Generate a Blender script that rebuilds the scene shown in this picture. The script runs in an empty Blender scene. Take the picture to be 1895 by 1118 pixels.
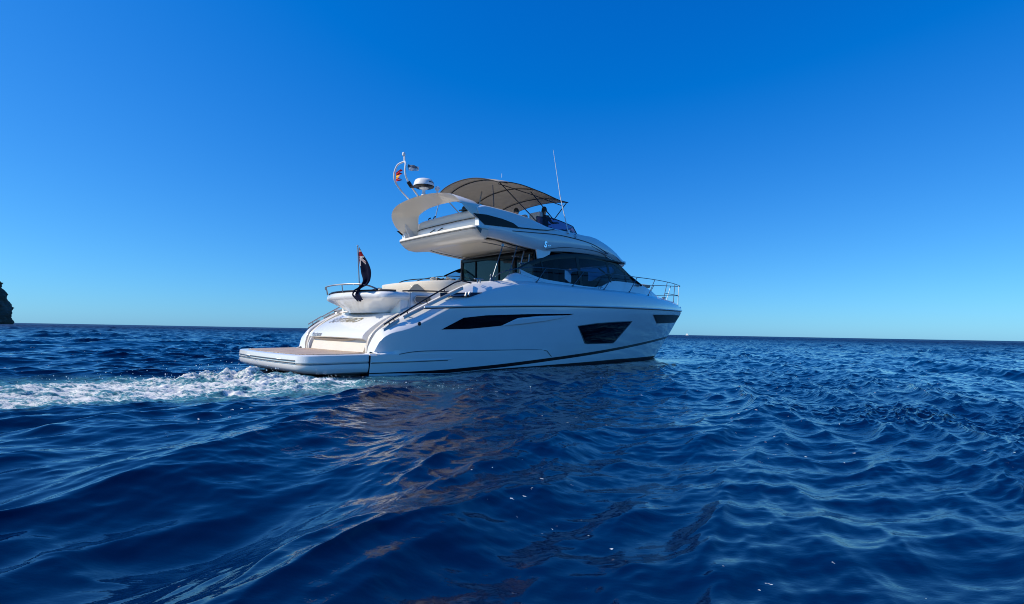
import bpy, bmesh, math, random
import numpy as np
from mathutils import Vector, Matrix, Euler

random.seed(7)
rng = np.random.default_rng(11)
scene = bpy.context.scene
COL = scene.collection

# ------------------------------------------------------------------ camera
DENOISE = True
F_PX, W_PX = 980.0, 1895.0
CAM_H = 1.074
cam = bpy.data.cameras.new('camera')
cam.sensor_fit = 'HORIZONTAL'
cam.sensor_width = 36.0
cam.lens = 36.0 * F_PX / W_PX
cam.clip_start = 0.05
cam.clip_end = 60000
cam_o = bpy.data.objects.new('camera', cam)
COL.objects.link(cam_o)
cam_o.matrix_world = (Matrix.Translation((0, 0, CAM_H))
                      @ Matrix.Rotation(math.pi / 2 + 0.0563, 4, 'X')
                      @ Matrix.Rotation(0.0182, 4, 'Z'))
scene.camera = cam_o

# ------------------------------------------------------------------ light
SUN_AZ = math.radians(-102)      # from +Y (depth), clockwise positive: -94 = from the left
SUN_EL = math.radians(41)
sun_dir = Vector((math.sin(SUN_AZ) * math.cos(SUN_EL), math.cos(SUN_AZ) * math.cos(SUN_EL), math.sin(SUN_EL)))
sl = bpy.data.lights.new('sun', 'SUN')
sl.energy = 4.8
sl.angle = math.radians(0.5)
sl.color = (1.0, 0.90, 0.72)
so = bpy.data.objects.new('sun', sl)
so.rotation_euler = sun_dir.to_track_quat('Z', 'Y').to_euler()
COL.objects.link(so)

world = bpy.data.worlds.new("World")
scene.world = world
world.use_nodes = True
nt = world.node_tree
nt.nodes.clear()
sky = nt.nodes.new('ShaderNodeTexSky')
sky.sky_type = 'NISHITA'
sky.sun_disc = False
sky.sun_elevation = SUN_EL
sky.sun_rotation = SUN_AZ
sky.air_density = 1.0
sky.dust_density = 0.25
sky.ozone_density = 3.0
# colour grade of the sky: a saturated phone-camera blue (R lowered, B lifted)
sepc = nt.nodes.new('ShaderNodeSeparateColor')
comb = nt.nodes.new('ShaderNodeCombineColor')
nt.links.new(sky.outputs[0], sepc.inputs[0])
def wm(op, src, val, clamp=False):
    q = nt.nodes.new('ShaderNodeMath'); q.operation = op; q.inputs[1].default_value = val
    nt.links.new(src, q.inputs[0])
    return q.outputs[0]
nt.links.new(wm('MAXIMUM', wm('MULTIPLY', wm('SUBTRACT', sepc.outputs[0], 1.10), 0.43), 0.004), comb.inputs[0])
nt.links.new(wm('MULTIPLY', sepc.outputs[1], 0.87), comb.inputs[1])
nt.links.new(wm('MULTIPLY', wm('POWER', wm('MULTIPLY', sepc.outputs[2], 0.1), 0.64), 12.7), comb.inputs[2])
bg = nt.nodes.new('ShaderNodeBackground')
bg.inputs[1].default_value = 0.1
wo = nt.nodes.new('ShaderNodeOutputWorld')
nt.links.new(comb.outputs[0], bg.inputs[0])
nt.links.new(bg.outputs[0], wo.inputs[0])

scene.view_settings.view_transform = 'Standard'
scene.view_settings.look = 'None'
scene.view_settings.gamma = 1
scene.view_settings.exposure = 0.0
scene.view_settings.use_curve_mapping = False
scene.cycles.filter_width = 1.0
scene.cycles.use_denoising = DENOISE

# ------------------------------------------------------------------ helpers
def srgb(r, g, b):
    def f(c):
        c /= 255.0
        return c / 12.92 if c <= 0.04045 else ((c + 0.055) / 1.055) ** 2.4
    return (f(r), f(g), f(b), 1)

def mat(name, color, rough=0.4, metal=0.0, coat=0.0, spec=0.5, trans=0.0, ior=1.45, alpha=1.0, var=0.0, vscale=3.0, bump=0.0, bscale=30.0):
    m = bpy.data.materials.new(name)
    m.use_nodes = True
    n = m.node_tree
    p = n.nodes['Principled BSDF']
    if len(color) == 3:
        color = (*color, 1)
    p.inputs['Base Color'].default_value = color
    p.inputs['Roughness'].default_value = rough
    p.inputs['Metallic'].default_value = metal
    p.inputs['Coat Weight'].default_value = coat
    p.inputs['Coat Roughness'].default_value = 0.04
    p.inputs['Specular IOR Level'].default_value = spec
    p.inputs['Transmission Weight'].default_value = trans
    p.inputs['IOR'].default_value = ior
    p.inputs['Alpha'].default_value = alpha
    tc = n.nodes.new('ShaderNodeTexCoord')
    if var > 0:
        nz = n.nodes.new('ShaderNodeTexNoise')
        nz.inputs['Scale'].default_value = vscale
        nz.inputs['Detail'].default_value = 6
        mr = n.nodes.new('ShaderNodeMapRange')
        mr.inputs[1].default_value = 0.3
        mr.inputs[2].default_value = 0.7
        mr.inputs[3].default_value = 1 - var
        mr.inputs[4].default_value = 1.0
        mx = n.nodes.new('ShaderNodeMix')
        mx.data_type = 'RGBA'
        mx.blend_type = 'MULTIPLY'
        mx.inputs[0].default_value = 1
        mx.inputs[6].default_value = color
        n.links.new(tc.outputs['Object'], nz.inputs['Vector'])
        n.links.new(nz.outputs[0], mr.inputs[0])
        n.links.new(mr.outputs[0], mx.inputs[7])
        n.links.new(mx.outputs[2], p.inputs['Base Color'])
    if bump > 0:
        nb = n.nodes.new('ShaderNodeTexNoise')
        nb.inputs['Scale'].default_value = bscale
        nb.inputs['Detail'].default_value = 4
        b = n.nodes.new('ShaderNodeBump')
        b.inputs['Strength'].default_value = 1
        b.inputs['Distance'].default_value = bump
        n.links.new(tc.outputs['Object'], nb.inputs['Vector'])
        n.links.new(nb.outputs[0], b.inputs['Height'])
        n.links.new(b.outputs[0], p.inputs['Normal'])
    return m

M = {}
M['white'] = mat('white_gelcoat', (0.80, 0.80, 0.79), 0.22, coat=0.6, var=0.04, vscale=1.3, bump=0.0004, bscale=2.5)
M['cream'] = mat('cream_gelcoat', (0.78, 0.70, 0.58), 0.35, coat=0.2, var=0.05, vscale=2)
M['grey_line'] = mat('grey_rubber', (0.10, 0.11, 0.12), 0.45)
M['steel'] = mat('polished_steel', (0.40, 0.41, 0.43), 0.48, metal=1.0)
M['rail_steel'] = mat('brushed_rail', (.13, .15, .18), .45, metal=1.0)
M['dark_rail'] = mat('dark_rail', (0.035, 0.04, 0.045), 0.25, metal=0.6)
M['bounce_tint'] = mat('white_gelcoat_bounce_tint', (.84, .78, .68), .3, coat=.4, var=.05, vscale=1.5)  # white gelcoat with light reflected off the teak mixed into its colour
M['black'] = mat('black_paint', (0.004, 0.005, 0.007), 0.3, spec=.3)
M['antifoul'] = mat('antifouling', (0.006, 0.008, 0.012), 0.6, var=0.3)
M['glass_dark'] = mat('dark_tinted_glass', (0.002, 0.003, 0.006), 0.05, spec=0.25)
M['canvas'] = mat('beige_canvas', (0.40, 0.36, 0.30), 0.85, var=0.12, vscale=4, bump=0.002, bscale=12)
M['canvas_edge'] = mat('dark_canvas_edge', (0.05, 0.045, 0.04), 0.8)
M['vinyl'] = mat('cushion_vinyl', (0.45, 0.45, 0.44), 0.6, var=0.1)
M['tan'] = mat('gold_letters', (0.36, 0.30, 0.19), 0.3, metal=0.5)
M['letter_grey'] = mat('dark_letters', (0.06, 0.065, 0.07), 0.4)
M['chrome_letter'] = mat('chrome_letters', (0.9, 0.93, 0.95), 0.08, metal=1.0)
M['rope'] = mat('rope', (0.45, 0.44, 0.42), 0.9)

def teak_mat():
    m = bpy.data.materials.new('teak_planking')
    m.use_nodes = True
    n = m.node_tree
    p = n.nodes['Principled BSDF']
    tc = n.nodes.new('ShaderNodeTexCoord')
    sp = n.nodes.new('ShaderNodeSeparateXYZ')
    n.links.new(tc.outputs['Object'], sp.inputs[0])
    # caulk lines along X, every 8 cm in Y
    mul = n.nodes.new('ShaderNodeMath'); mul.operation = 'MULTIPLY'; mul.inputs[1].default_value = 12.0
    fr = n.nodes.new('ShaderNodeMath'); fr.operation = 'FRACT'
    gt = n.nodes.new('ShaderNodeMath'); gt.operation = 'GREATER_THAN'; gt.inputs[1].default_value = 0.1
    n.links.new(sp.outputs['Y'], mul.inputs[0]); n.links.new(mul.outputs[0], fr.inputs[0]); n.links.new(fr.outputs[0], gt.inputs[0])
    mp = n.nodes.new('ShaderNodeMapping'); mp.inputs['Scale'].default_value = (1.2, 14, 1)
    nz = n.nodes.new('ShaderNodeTexNoise'); nz.inputs['Scale'].default_value = 1.6; nz.inputs['Detail'].default_value = 6
    n.links.new(tc.outputs['Object'], mp.inputs[0]); n.links.new(mp.outputs[0], nz.inputs['Vector'])
    cr = n.nodes.new('ShaderNodeValToRGB')
    cr.color_ramp.elements[0].position = 0.35; cr.color_ramp.elements[0].color = (0.30, 0.19, 0.13, 1)
    cr.color_ramp.elements[1].position = 0.62; cr.color_ramp.elements[1].color = (0.62, 0.50, 0.38, 1)
    n.links.new(nz.outputs[0], cr.inputs[0])
    mx = n.nodes.new('ShaderNodeMix'); mx.data_type = 'RGBA'
    mx.inputs[6].default_value = (0.02, 0.018, 0.016, 1)
    n.links.new(gt.outputs[0], mx.inputs[0]); n.links.new(cr.outputs[0], mx.inputs[7])
    n.links.new(mx.outputs[2], p.inputs['Base Color'])
    p.inputs['Roughness'].default_value = 0.55
    return m
M['teak'] = teak_mat()

class MB:
    def __init__(s): s.v = []; s.f = []; s.m = []
    def add(s, vs, fs, mi=0):
        o = len(s.v)
        s.v += [tuple(map(float, v)) for v in vs]
        for f in fs:
            s.f.append(tuple(i + o for i in f)); s.m.append(mi)
    def box(s, x0, x1, y0, y1, z0, z1, mi=0):
        s.add([(x, y, z) for x in (x0, x1) for y in (y0, y1) for z in (z0, z1)],
              [(0, 1, 3, 2), (4, 6, 7, 5), (0, 4, 5, 1), (2, 3, 7, 6), (0, 2, 6, 4), (1, 5, 7, 3)], mi)
    def tube(s, pts, r, n=8, mi=0, caps=True):
        pts = [Vector(p) for p in pts]
        rs = r if isinstance(r, (list, tuple)) else [r] * len(pts)
        rings = []
        t0 = (pts[1] - pts[0]).normalized()
        up = Vector((0, 0, 1)) if abs(t0.z) < 0.9 else Vector((1, 0, 0))
        nrm = t0.cross(up).normalized()
        for i, p in enumerate(pts):
            if i == 0: t = pts[1] - pts[0]
            elif i == len(pts) - 1: t = pts[-1] - pts[-2]
            else: t = (pts[i + 1] - p).normalized() + (p - pts[i - 1]).normalized()
            t.normalize()
            nrm = (nrm - t * nrm.dot(t)).normalized()
            b = t.cross(nrm)
            rings.append([p + (nrm * math.cos(a) + b * math.sin(a)) * rs[i] for a in [2 * math.pi * k / n for k in range(n)]])
        vs = [q for g in rings for q in g]
        fs = []
        for i in range(len(pts) - 1):
            for k in range(n):
                a, b2 = i * n + k, i * n + (k + 1) % n
                fs.append((a, b2, b2 + n, a + n))
        if caps:
            fs.append(tuple(range(n))[::-1]); fs.append(tuple(range((len(pts) - 1) * n, len(pts) * n)))
        s.add(vs, fs, mi)
    def grid(s, rows, mi=0, close_u=False, close_v=False):
        nr, nc = len(rows), len(rows[0])
        vs = [p for r in rows for p in r]
        fs = []
        for i in range(nr if close_u else nr - 1):
            for j in range(nc if close_v else nc - 1):
                a = i * nc + j; b = i * nc + (j + 1) % nc
                c = ((i + 1) % nr) * nc + (j + 1) % nc; d = ((i + 1) % nr) * nc + j
                fs.append((a, b, c, d))
        mi_f = mi
        if callable(mi):
            o = len(s.v)
            s.v += [tuple(map(float, v)) for v in vs]
            idx = 0
            for i in range(nr if close_u else nr - 1):
                for j in range(nc if close_v else nc - 1):
                    s.f.append(tuple(q + o for q in fs[idx])); s.m.append(mi(i, j)); idx += 1
        else:
            s.add(vs, fs, mi)
    def poly(s, pts, thick, axis, mi=0):
        """polygon extruded by vector axis*thick"""
        ax = Vector(axis) * thick
        n = len(pts)
        a = [Vector(p) for p in pts]; b = [p + ax for p in a]
        s.add(a + b, [tuple(range(n))[::-1], tuple(range(n, 2 * n))] + [(i, (i + 1) % n, n + (i + 1) % n, n + i) for i in range(n)], mi)
    def lathe(s, c, prof, n=20, mi=0, scale=(1, 1)):
        rows = []
        for r, z in prof:
            rows.append([(c[0] + r * math.cos(2 * math.pi * k / n) * scale[0], c[1] + r * math.sin(2 * math.pi * k / n) * scale[1], c[2] + z) for k in range(n)])
        s.grid(rows, mi, close_v=True)
    def build(s, name, mats, parent=None, smooth=35, bevel=0, solid=0, subsurf=0):
        me = bpy.data.meshes.new(name)
        me.from_pydata(s.v, [], s.f)
        if not isinstance(mats, (list, tuple)): mats = [mats]
        for m in mats: me.materials.append(m)
        me.polygons.foreach_set('material_index', s.m)
        bm = bmesh.new(); bm.from_mesh(me)
        bmesh.ops.remove_doubles(bm, verts=bm.verts, dist=0.0004)
        bmesh.ops.recalc_face_normals(bm, faces=bm.faces)
        if bevel > 0:
            es = [e for e in bm.edges if len(e.link_faces) == 2 and e.calc_face_angle(0) > math.radians(40)]
            bmesh.ops.bevel(bm, geom=es, offset=bevel, segments=2, profile=0.5, affect='EDGES', clamp_overlap=True)
        bm.to_mesh(me); bm.free()
        if smooth:
            me.polygons.foreach_set('use_smooth', [True] * len(me.polygons))
            me.set_sharp_from_angle(angle=math.radians(smooth))
        me.update()
        o = bpy.data.objects.new(name, me)
        COL.objects.link(o)
        if parent: o.parent = parent
        if solid:
            md = o.modifiers.new('solid', 'SOLIDIFY'); md.thickness = solid; md.offset = 0
        if subsurf:
            md = o.modifiers.new('sub', 'SUBSURF'); md.levels = subsurf; md.render_levels = subsurf
        return o

def split_build(b, name, mats, parent, **kw):
    """one object per separate piece collected in b"""
    par = list(range(len(b.v)))
    def fnd(i):
        while par[i] != i: par[i] = par[par[i]]; i = par[i]
        return i
    for f in b.f:
        for q in f[1:]: par[fnd(q)] = fnd(f[0])
    groups = {}
    for f, m_ in zip(b.f, b.m): groups.setdefault(fnd(f[0]), []).append((f, m_))
    out = []
    for fs in groups.values():
        nb = MB(); idx = {}
        for f, m_ in fs:
            for q in f:
                if q not in idx: idx[q] = len(nb.v); nb.v.append(b.v[q])
            nb.f.append(tuple(idx[q] for q in f)); nb.m.append(m_)
        out.append(nb.build(name, mats, parent, **kw))
    return out

def tag(o, label=None, cat=None, group=None, kind=None):
    if label: o['label'] = label
    if cat: o['category'] = cat
    if group: o['group'] = group
    if kind: o['kind'] = kind
    return o

def pchip(xs, ys):
    xs = np.array(xs, float); ys = np.array(ys, float)
    h = np.diff(xs); d = np.diff(ys) / h
    m = np.zeros(len(xs)); m[0] = d[0]; m[-1] = d[-1]
    for i in range(1, len(xs) - 1):
        if d[i - 1] * d[i] > 0:
            w1 = 2 * h[i] + h[i - 1]; w2 = h[i] + 2 * h[i - 1]
            m[i] = (w1 + w2) / (w1 / d[i - 1] + w2 / d[i])
    def f(x):
        x = min(max(x, xs[0]), xs[-1])
        i = min(max(int(np.searchsorted(xs, x)) - 1, 0), len(h) - 1)
        t = (x - xs[i]) / h[i]
        return float(ys[i] * (1 + 2 * t) * (1 - t) ** 2 + m[i] * h[i] * t * (1 - t) ** 2 + ys[i + 1] * t * t * (3 - 2 * t) + m[i + 1] * h[i] * t * t * (t - 1))
    return f

def smooth_pts(pts, n=6):
    """Catmull-Rom through 3-D points"""
    P = [Vector(p) for p in pts]
    P = [P[0] * 2 - P[1]] + P + [P[-1] * 2 - P[-2]]
    out = []
    for i in range(1, len(P) - 2):
        for k in range(n):
            t = k / n
            a, b, c, d = P[i - 1], P[i], P[i + 1], P[i + 2]
            out.append(0.5 * ((2 * b) + (c - a) * t + (2 * a - 5 * b + 4 * c - d) * t * t + (3 * b - a - 3 * c + d) * t ** 3))
    out.append(P[-2])
    return out

# ------------------------------------------------------------------ boat frame
BOAT_LOC = Vector((-6.0094, 12.5656, -0.0744))
BOAT_ROT = Euler((0, -0.0124, 0.7655), 'XYZ')
BOAT_MAT = Matrix.Translation(BOAT_LOC) @ BOAT_ROT.to_matrix().to_4x4()
def bw(x, y, z): return BOAT_MAT @ Vector((x, y, z))

# ------------------------------------------------------------------ sea
def wave_tile(N, L, lmin, lmax, dirs, seed, power=2.0):
    g = np.random.default_rng(seed)
    k = 2 * np.pi * np.fft.fftfreq(N, L / N)
    kx, ky = np.meshgrid(k, k, indexing='ij')
    kk = np.hypot(kx, ky); kk[0, 0] = 1
    lam = 2 * np.pi / kk
    amp = (lam ** power) * np.exp(-((lam / lmax) ** 4)) * np.exp(-((lmin / lam) ** 4))
    th = np.arctan2(ky, kx)
    D = np.zeros_like(amp)
    for ang, w, s in dirs:
        c = np.cos(th - math.radians(ang))
        D += w * np.clip(c, 0, 1) ** s
    amp = amp * np.sqrt(D + 0.003)
    amp[0, 0] = 0
    z = (g.normal(size=(N, N)) + 1j * g.normal(size=(N, N))) * amp
    h = np.real(np.fft.ifft2(z)); sc = 1 / h.std()
    dx = np.real(np.fft.ifft2(1j * kx / kk * z)) * sc
    dy = np.real(np.fft.ifft2(1j * ky / kk * z)) * sc
    return h * sc, dx, dy, L

def sample(T, x, y, rot=0.0):
    h, dx, dy, L = T
    N = h.shape[0]
    c, s = math.cos(rot), math.sin(rot)
    u = (x * c + y * s) / L * N; v = (-x * s + y * c) / L * N
    i = np.floor(u).astype(np.int64); j = np.floor(v).astype(np.int64)
    fu = (u - i).astype(np.float32); fv = (v - j).astype(np.float32)
    # quadratic B-spline, so that the slopes stay continuous
    def wts(f):
        f = f - 0.5
        sh = (f > 0).astype(np.int64)          # nearest centre
        g = f - sh + 0.5                        # -0.5..0.5
        return sh, (0.5 * (0.5 - g) ** 2, 0.75 - g * g, 0.5 * (0.5 + g) ** 2)
    si, wi = wts(fu); sj, wj = wts(fv)
    acc = [0, 0, 0]
    for a in range(3):
        ia = (i + si + a - 1) % N
        for b in range(3):
            idx = ia * N + (j + sj + b - 1) % N
            w = wi[a] * wj[b]
            for q, F in enumerate((h, dx, dy)):
                acc[q] = acc[q] + w * F.ravel()[idx]
    H, X, Y = acc
    return H, X * c - Y * s, X * s + Y * c

WAKE = [((-0.8, 10.1), 0.5, 0.25), ((-2.2, 9.6), 0.8, 0.45), ((-3.4, 9.6), 1.5, 0.8), ((-5.4, 9.2), 2.1, 1.0), ((-7.4, 8.1), 2.4, 0.95), ((-9.5, 6.7), 2.7, 0.9), ((-14.5, 3.0), 3.0, 0.7), ((-22, -4), 3.4, 0.5)]
def wake_field(x, y):
    best = np.full(x.shape, 1e9); st = np.zeros(x.shape)
    for (p, w, a), (q, w2, a2) in zip(WAKE[:-1], WAKE[1:]):
        dx, dy = q[0] - p[0], q[1] - p[1]
        t = np.clip(((x - p[0]) * dx + (y - p[1]) * dy) / (dx * dx + dy * dy), 0, 1)
        d = np.hypot(x - p[0] - t * dx, y - p[1] - t * dy) / (w + t * (w2 - w))
        m = d < best
        best = np.where(m, d, best); st = np.where(m, a + t * (a2 - a), st)
    return np.clip(1.25 - best ** 2.0 * 1.0, 0, 1) * st

def build_sea():
    # polar sheet, rows get longer with distance; finest where the view needs it
    r = [0.35]
    while r[-1] < 14000:
        R0 = r[-1]
        d = max(0.022, R0 ** 2 / 7000.0)
        if R0 < 380: d = min(d, 1.1)
        else: d = R0 * 0.03
        r.append(R0 + d)
    r = np.array(r)
    half = math.radians(52)
    a_f = np.linspace(-half, half, 1350)
    a_b = np.linspace(half, 2 * math.pi - half, 110)[1:-1]
    a = np.concatenate([a_f, a_b])
    nr, na = len(r), len(a)
    R, A = np.meshgrid(r, a, indexing='ij')
    x = R * np.sin(A); y = R * np.cos(A)
    step = np.maximum(np.gradient(r)[:, None] * np.ones((1, na)), R * (2 * half / 1350))
    # tiles
    big = wave_tile(512, 61.0, 2.4, 9.0, [(-17, 1, 14), (-62, .22, 12)], 3, 2.1)
    mid = wave_tile(512, 23.0, 0.9, 3.2, [(-15, 1, 22), (-50, .22, 16), (-100, .12, 14)], 8, 1.45)
    sml = wave_tile(512, 7.3, 0.26, 1.0, [(-28, 1, 16), (-85, .18, 12)], 5, 1.15)
    tiny = wave_tile(512, 2.9, 0.07, 0.28, [(-35, 1, 8), (-80, .3, 6)], 9, 1.2)
    X = np.zeros_like(x); Y = np.zeros_like(x); Z = np.zeros_like(x)
    # patchiness of the wind ripples
    pt, _, _ = sample(big, x * 0.55 + 30, y * 0.55 + 11, 0.6)
    patch = np.clip(0.55 + 0.45 * pt, 0.06, 1.6)
    p2, _, _ = sample(mid, x * 0.4 + 3, y * 0.4 + 1, 0.9)
    rip = np.clip((patch - .75) * 1.2, 0, 1) * np.clip(.5 + .4 * p2, 0, 1.2) + .35 * np.clip((x - .2 * y - .8) / 2.5, 0, 1) * np.clip(.35 + .6 * p2, 0, 1.2)
    # quieter water right beside the hull
    c, s = math.cos(0.7655), math.sin(0.7655)
    bx = (x + 6.0094) * c + (y - 12.5656) * s; by = -(x + 6.0094) * s + (y - 12.5656) * c
    ins = np.clip(1 - np.maximum(np.abs(by) - 2.2, 0) / 2.0, 0, 1) * np.clip(1 - np.maximum(np.abs(bx - 9) - 8.5, 0) / 2.0, 0, 1)
    calm = (1 - 0.72 * ins) * (1 - 0.45 * np.clip(wake_field(x, y), 0, 1))
    fr = lambda lam: np.clip(lam / (1.6 * step), 0, 1)
    near = np.clip(R / 2.2, 0.25, 1)
    for T, amp, ch, lam, rot, mod in ((big, 0.050, 1.1, 5.0, 0.0, 1), (mid, 0.037, 1.2, 1.8, 0.0, 1), (sml, 0.0175, 1.0, 0.7, 0.0, 0.62 + .38 * patch), (tiny, 0.0030, 1.0, 0.16, 0.0, 0.55 + 2.2 * rip)):
        h, dx, dy = sample(T, x, y, rot)
        k = amp * mod * fr(lam) * calm * (near if lam > 1 else 1)
        k = k * (1 + 0.7 * np.clip((R - 15) / 60, 0, 1)) if lam > 1 else k
        Z += h * k; X += dx * k * ch; Y += dy * k * ch
    # churned wake
    wk = wake_field(x, y)
    side_f = 0.42 * np.exp(-((by + 3.1) / .8) ** 2 - ((bx - 2.0) / 2.6) ** 2) + .30 * np.exp(-((by + 2.45) / .22) ** 2) * (bx > 1.5) * (bx < 12)
    bow_f = .5 * np.exp(-((bx - 17.4) / .8) ** 2 - ((by + .9) / .5) ** 2)
    wk = np.maximum(wk, np.maximum(side_f, bow_f))
    t1, _, _ = sample(sml, x * 1.0 + 3, y * 1.0, 1.0)
    t2, _, _ = sample(tiny, x + 1, y, 0.2)
    t3, _, _ = sample(mid, x * 1.6, y * 1.6, 2.0)
    hump = np.exp(-(((x + 5.3) / 1.6) ** 2 + ((y - 10.6) / 0.8) ** 2))
    Z += wk * (0.03 + 0.012 * t1 + 0.010 * t2 + 0.018 * t3) + hump * (0.15 + 0.02 * t1 + .015 * t2)
    n = nr * na
    co = np.empty((n, 3)); co[:, 0] = (x + X).ravel(); co[:, 1] = (y + Y).ravel(); co[:, 2] = Z.ravel()
    i, j = np.meshgrid(np.arange(nr - 1), np.arange(na), indexing='ij')
    j2 = (j + 1) % na
    q = np.stack([i * na + j, i * na + j2, (i + 1) * na + j2, (i + 1) * na + j], -1).reshape(-1, 4)
    # centre cap
    centre = n
    co = np.vstack([co, [[0, 0, 0]]])
    tri = np.stack([np.full(na, centre), (np.arange(na) + 1) % na, np.arange(na)], -1)
    me = bpy.data.meshes.new('sea')
    me.vertices.add(len(co)); me.vertices.foreach_set('co', co.ravel())
    nl = q.size + tri.size
    me.loops.add(nl); me.loops.foreach_set('vertex_index', np.concatenate([q[:, ::-1].ravel(), tri[:, ::-1].ravel()]).astype(np.int32))
    starts = np.concatenate([np.arange(len(q)) * 4, q.size + np.arange(na) * 3]).astype(np.int32)
    me.polygons.add(len(starts)); me.polygons.foreach_set('loop_start', starts)
    me.polygons.foreach_set('use_smooth', np.ones(len(starts), bool))
    me.update(calc_edges=True)
    at = me.attributes.new('foam', 'FLOAT', 'POINT')
    f = np.append((wk + hump * 0.5).ravel(), 0).astype(np.float32)
    at.data.foreach_set('value', f)
    crest = me.attributes.new('patch', 'FLOAT', 'POINT')
    crest.data.foreach_set('value', np.append(patch.ravel(), 0).astype(np.float32))
    fr_ = me.attributes.new('far', 'FLOAT', 'POINT')
    fr_.data.foreach_set('value', np.append((np.clip(np.log(np.maximum(R, 1) / 24) / math.log(220 / 24), 0, 1) ** 1.3).ravel(), 0).astype(np.float32))
    hf = me.attributes.new('hullside', 'FLOAT', 'POINT')
    hv = np.clip(1 - np.abs(by + 4.2) / 2.4, 0, 1) * np.clip(1 - np.abs(bx - 8) / 9.5, 0, 1)
    hf.data.foreach_set('value', np.append(hv.ravel(), 0).astype(np.float32))
    me.validate()
    o = bpy.data.objects.new('sea', me); COL.objects.link(o)
    o['kind'] = 'structure'
    print('sea verts', len(co), 'rows', nr)
    return o

def sea_mat():
    m = bpy.data.materials.new('sea_water'); m.use_nodes = True
    n = m.node_tree; N = n.nodes; Lk = n.links
    p = N['Principled BSDF']
    tc = N.new('ShaderNodeTexCoord')
    def noise(scale, detail, vec=None, rough=0.55, dist=0.0, stretch=None):
        z = N.new('ShaderNodeTexNoise'); z.inputs['Scale'].default_value = scale; z.inputs['Detail'].default_value = detail
        z.inputs['Roughness'].default_value = rough; z.inputs['Distortion'].default_value = dist
        src = tc.outputs['Object']
        if stretch:
            mp = N.new('ShaderNodeMapping'); mp.inputs['Rotation'].default_value = (0, 0, stretch[0]); mp.inputs['Scale'].default_value = stretch[1]
            Lk.new(src, mp.inputs[0]); src = mp.outputs[0]
        Lk.new(src, z.inputs['Vector'])
        return z.outputs[0]
    def math_(op, a, b=None, clamp=False):
        q = N.new('ShaderNodeMath'); q.operation = op; q.use_clamp = clamp
        for i, v in enumerate((a, b)):
            if v is None: continue
            if isinstance(v, (int, float)): q.inputs[i].default_value = v
            else: Lk.new(v, q.inputs[i])
        return q.outputs[0]
    def mr(v, a, b, c, d):
        q = N.new('ShaderNodeMapRange'); Lk.new(v, q.inputs[0])
        for i, w in enumerate((a, b, c, d)): q.inputs[i + 1].default_value = w
        return q.outputs[0]
    fo = N.new('ShaderNodeAttribute'); fo.attribute_name = 'foam'
    pa = N.new('ShaderNodeAttribute'); pa.attribute_name = 'patch'
    foam = fo.outputs['Fac']
    # foam mask: broken by streaky noise
    n1 = noise(2.6, 10, rough=0.72, dist=1.4, stretch=(0.5, (0.45, 1.7, 1)))
    n2 = noise(19, 8, rough=0.8, dist=1.0, stretch=(0.5, (0.7, 1.3, 1)))
    nn = math_('ADD', math_('MULTIPLY', n1, 0.62), math_('MULTIPLY', n2, 0.38))
    thr = mr(foam, 0.0, 1.0, 0.72, 0.462)
    diff = math_('SUBTRACT', nn, thr)
    fm = mr(diff, -0.012, 0.05, 0, 1)
    gate = mr(foam, 0.02, 0.15, 0, 1)
    fmask = math_('MULTIPLY', fm, gate, True)
    aer = math_('MULTIPLY', mr(math_('ADD', diff, 0.0), -0.20, 0.0, 0, 1), mr(foam, 0.1, 0.6, 0, 1), True)
    # stray foam flecks on the open water
    vo = N.new('ShaderNodeTexVoronoi'); vo.voronoi_dimensions = '2D'; vo.inputs['Scale'].default_value = 5.5; vo.inputs['Randomness'].default_value = 1
    mpv = N.new('ShaderNodeMapping'); mpv.inputs['Rotation'].default_value = (0, 0, 0.5); mpv.inputs['Scale'].default_value = (0.8, 1.3, 1)
    nd = N.new('ShaderNodeTexNoise'); nd.inputs['Scale'].default_value = 22; nd.inputs['Detail'].default_value = 3
    Lk.new(tc.outputs['Object'], nd.inputs['Vector'])
    vm = N.new('ShaderNodeVectorMath'); vm.operation = 'SCALE'; vm.inputs['Scale'].default_value = 0.09
    Lk.new(nd.outputs['Color'], vm.inputs[0])
    va = N.new('ShaderNodeVectorMath'); va.operation = 'ADD'
    Lk.new(tc.outputs['Object'], va.inputs[0]); Lk.new(vm.outputs[0], va.inputs[1])
    Lk.new(va.outputs[0], mpv.inputs[0]); Lk.new(mpv.outputs[0], vo.inputs['Vector'])
    sep = N.new('ShaderNodeSeparateColor'); Lk.new(vo.outputs['Color'], sep.inputs[0])
    field = noise(0.42, 3)
    hs = N.new('ShaderNodeAttribute'); hs.attribute_name = 'hullside'
    size = math_('MULTIPLY', mr(sep.outputs[0], 0.60, 1.0, 0, 0.07), math_('MAXIMUM', mr(field, 0.47, 0.58, 0, 1), math_('MULTIPLY', hs.outputs['Fac'], 1.1), True))
    fleck = mr(math_('SUBTRACT', size, vo.outputs['Distance']), -0.004, 0.008, 0, 1)
    fleck = math_('MULTIPLY', fleck, mr(noise(60, 3), 0.38, 0.46, 0.0, 1.0))
    fall = math_('MAXIMUM', fmask, math_('MULTIPLY', fleck, 0.75), True)
    # colours
    mixa = N.new('ShaderNodeMix'); mixa.data_type = 'RGBA'
    mixa.inputs[6].default_value = DEEP
    mixa.inputs[7].default_value = (0.09, 0.31, 0.33, 1)
    Lk.new(aer, mixa.inputs[0])
    mixb = N.new('ShaderNodeMix'); mixb.data_type = 'RGBA'
    mixb.inputs[7].default_value = (0.94, 0.93, 0.87, 1)
    Lk.new(mixa.outputs[2], mixb.inputs[6]); Lk.new(fall, mixb.inputs[0])
    Lk.new(mixb.outputs[2], p.inputs['Base Color'])
    p.inputs['IOR'].default_value = 1.47
    fa2 = N.new('ShaderNodeAttribute'); fa2.attribute_name = 'far'
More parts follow.
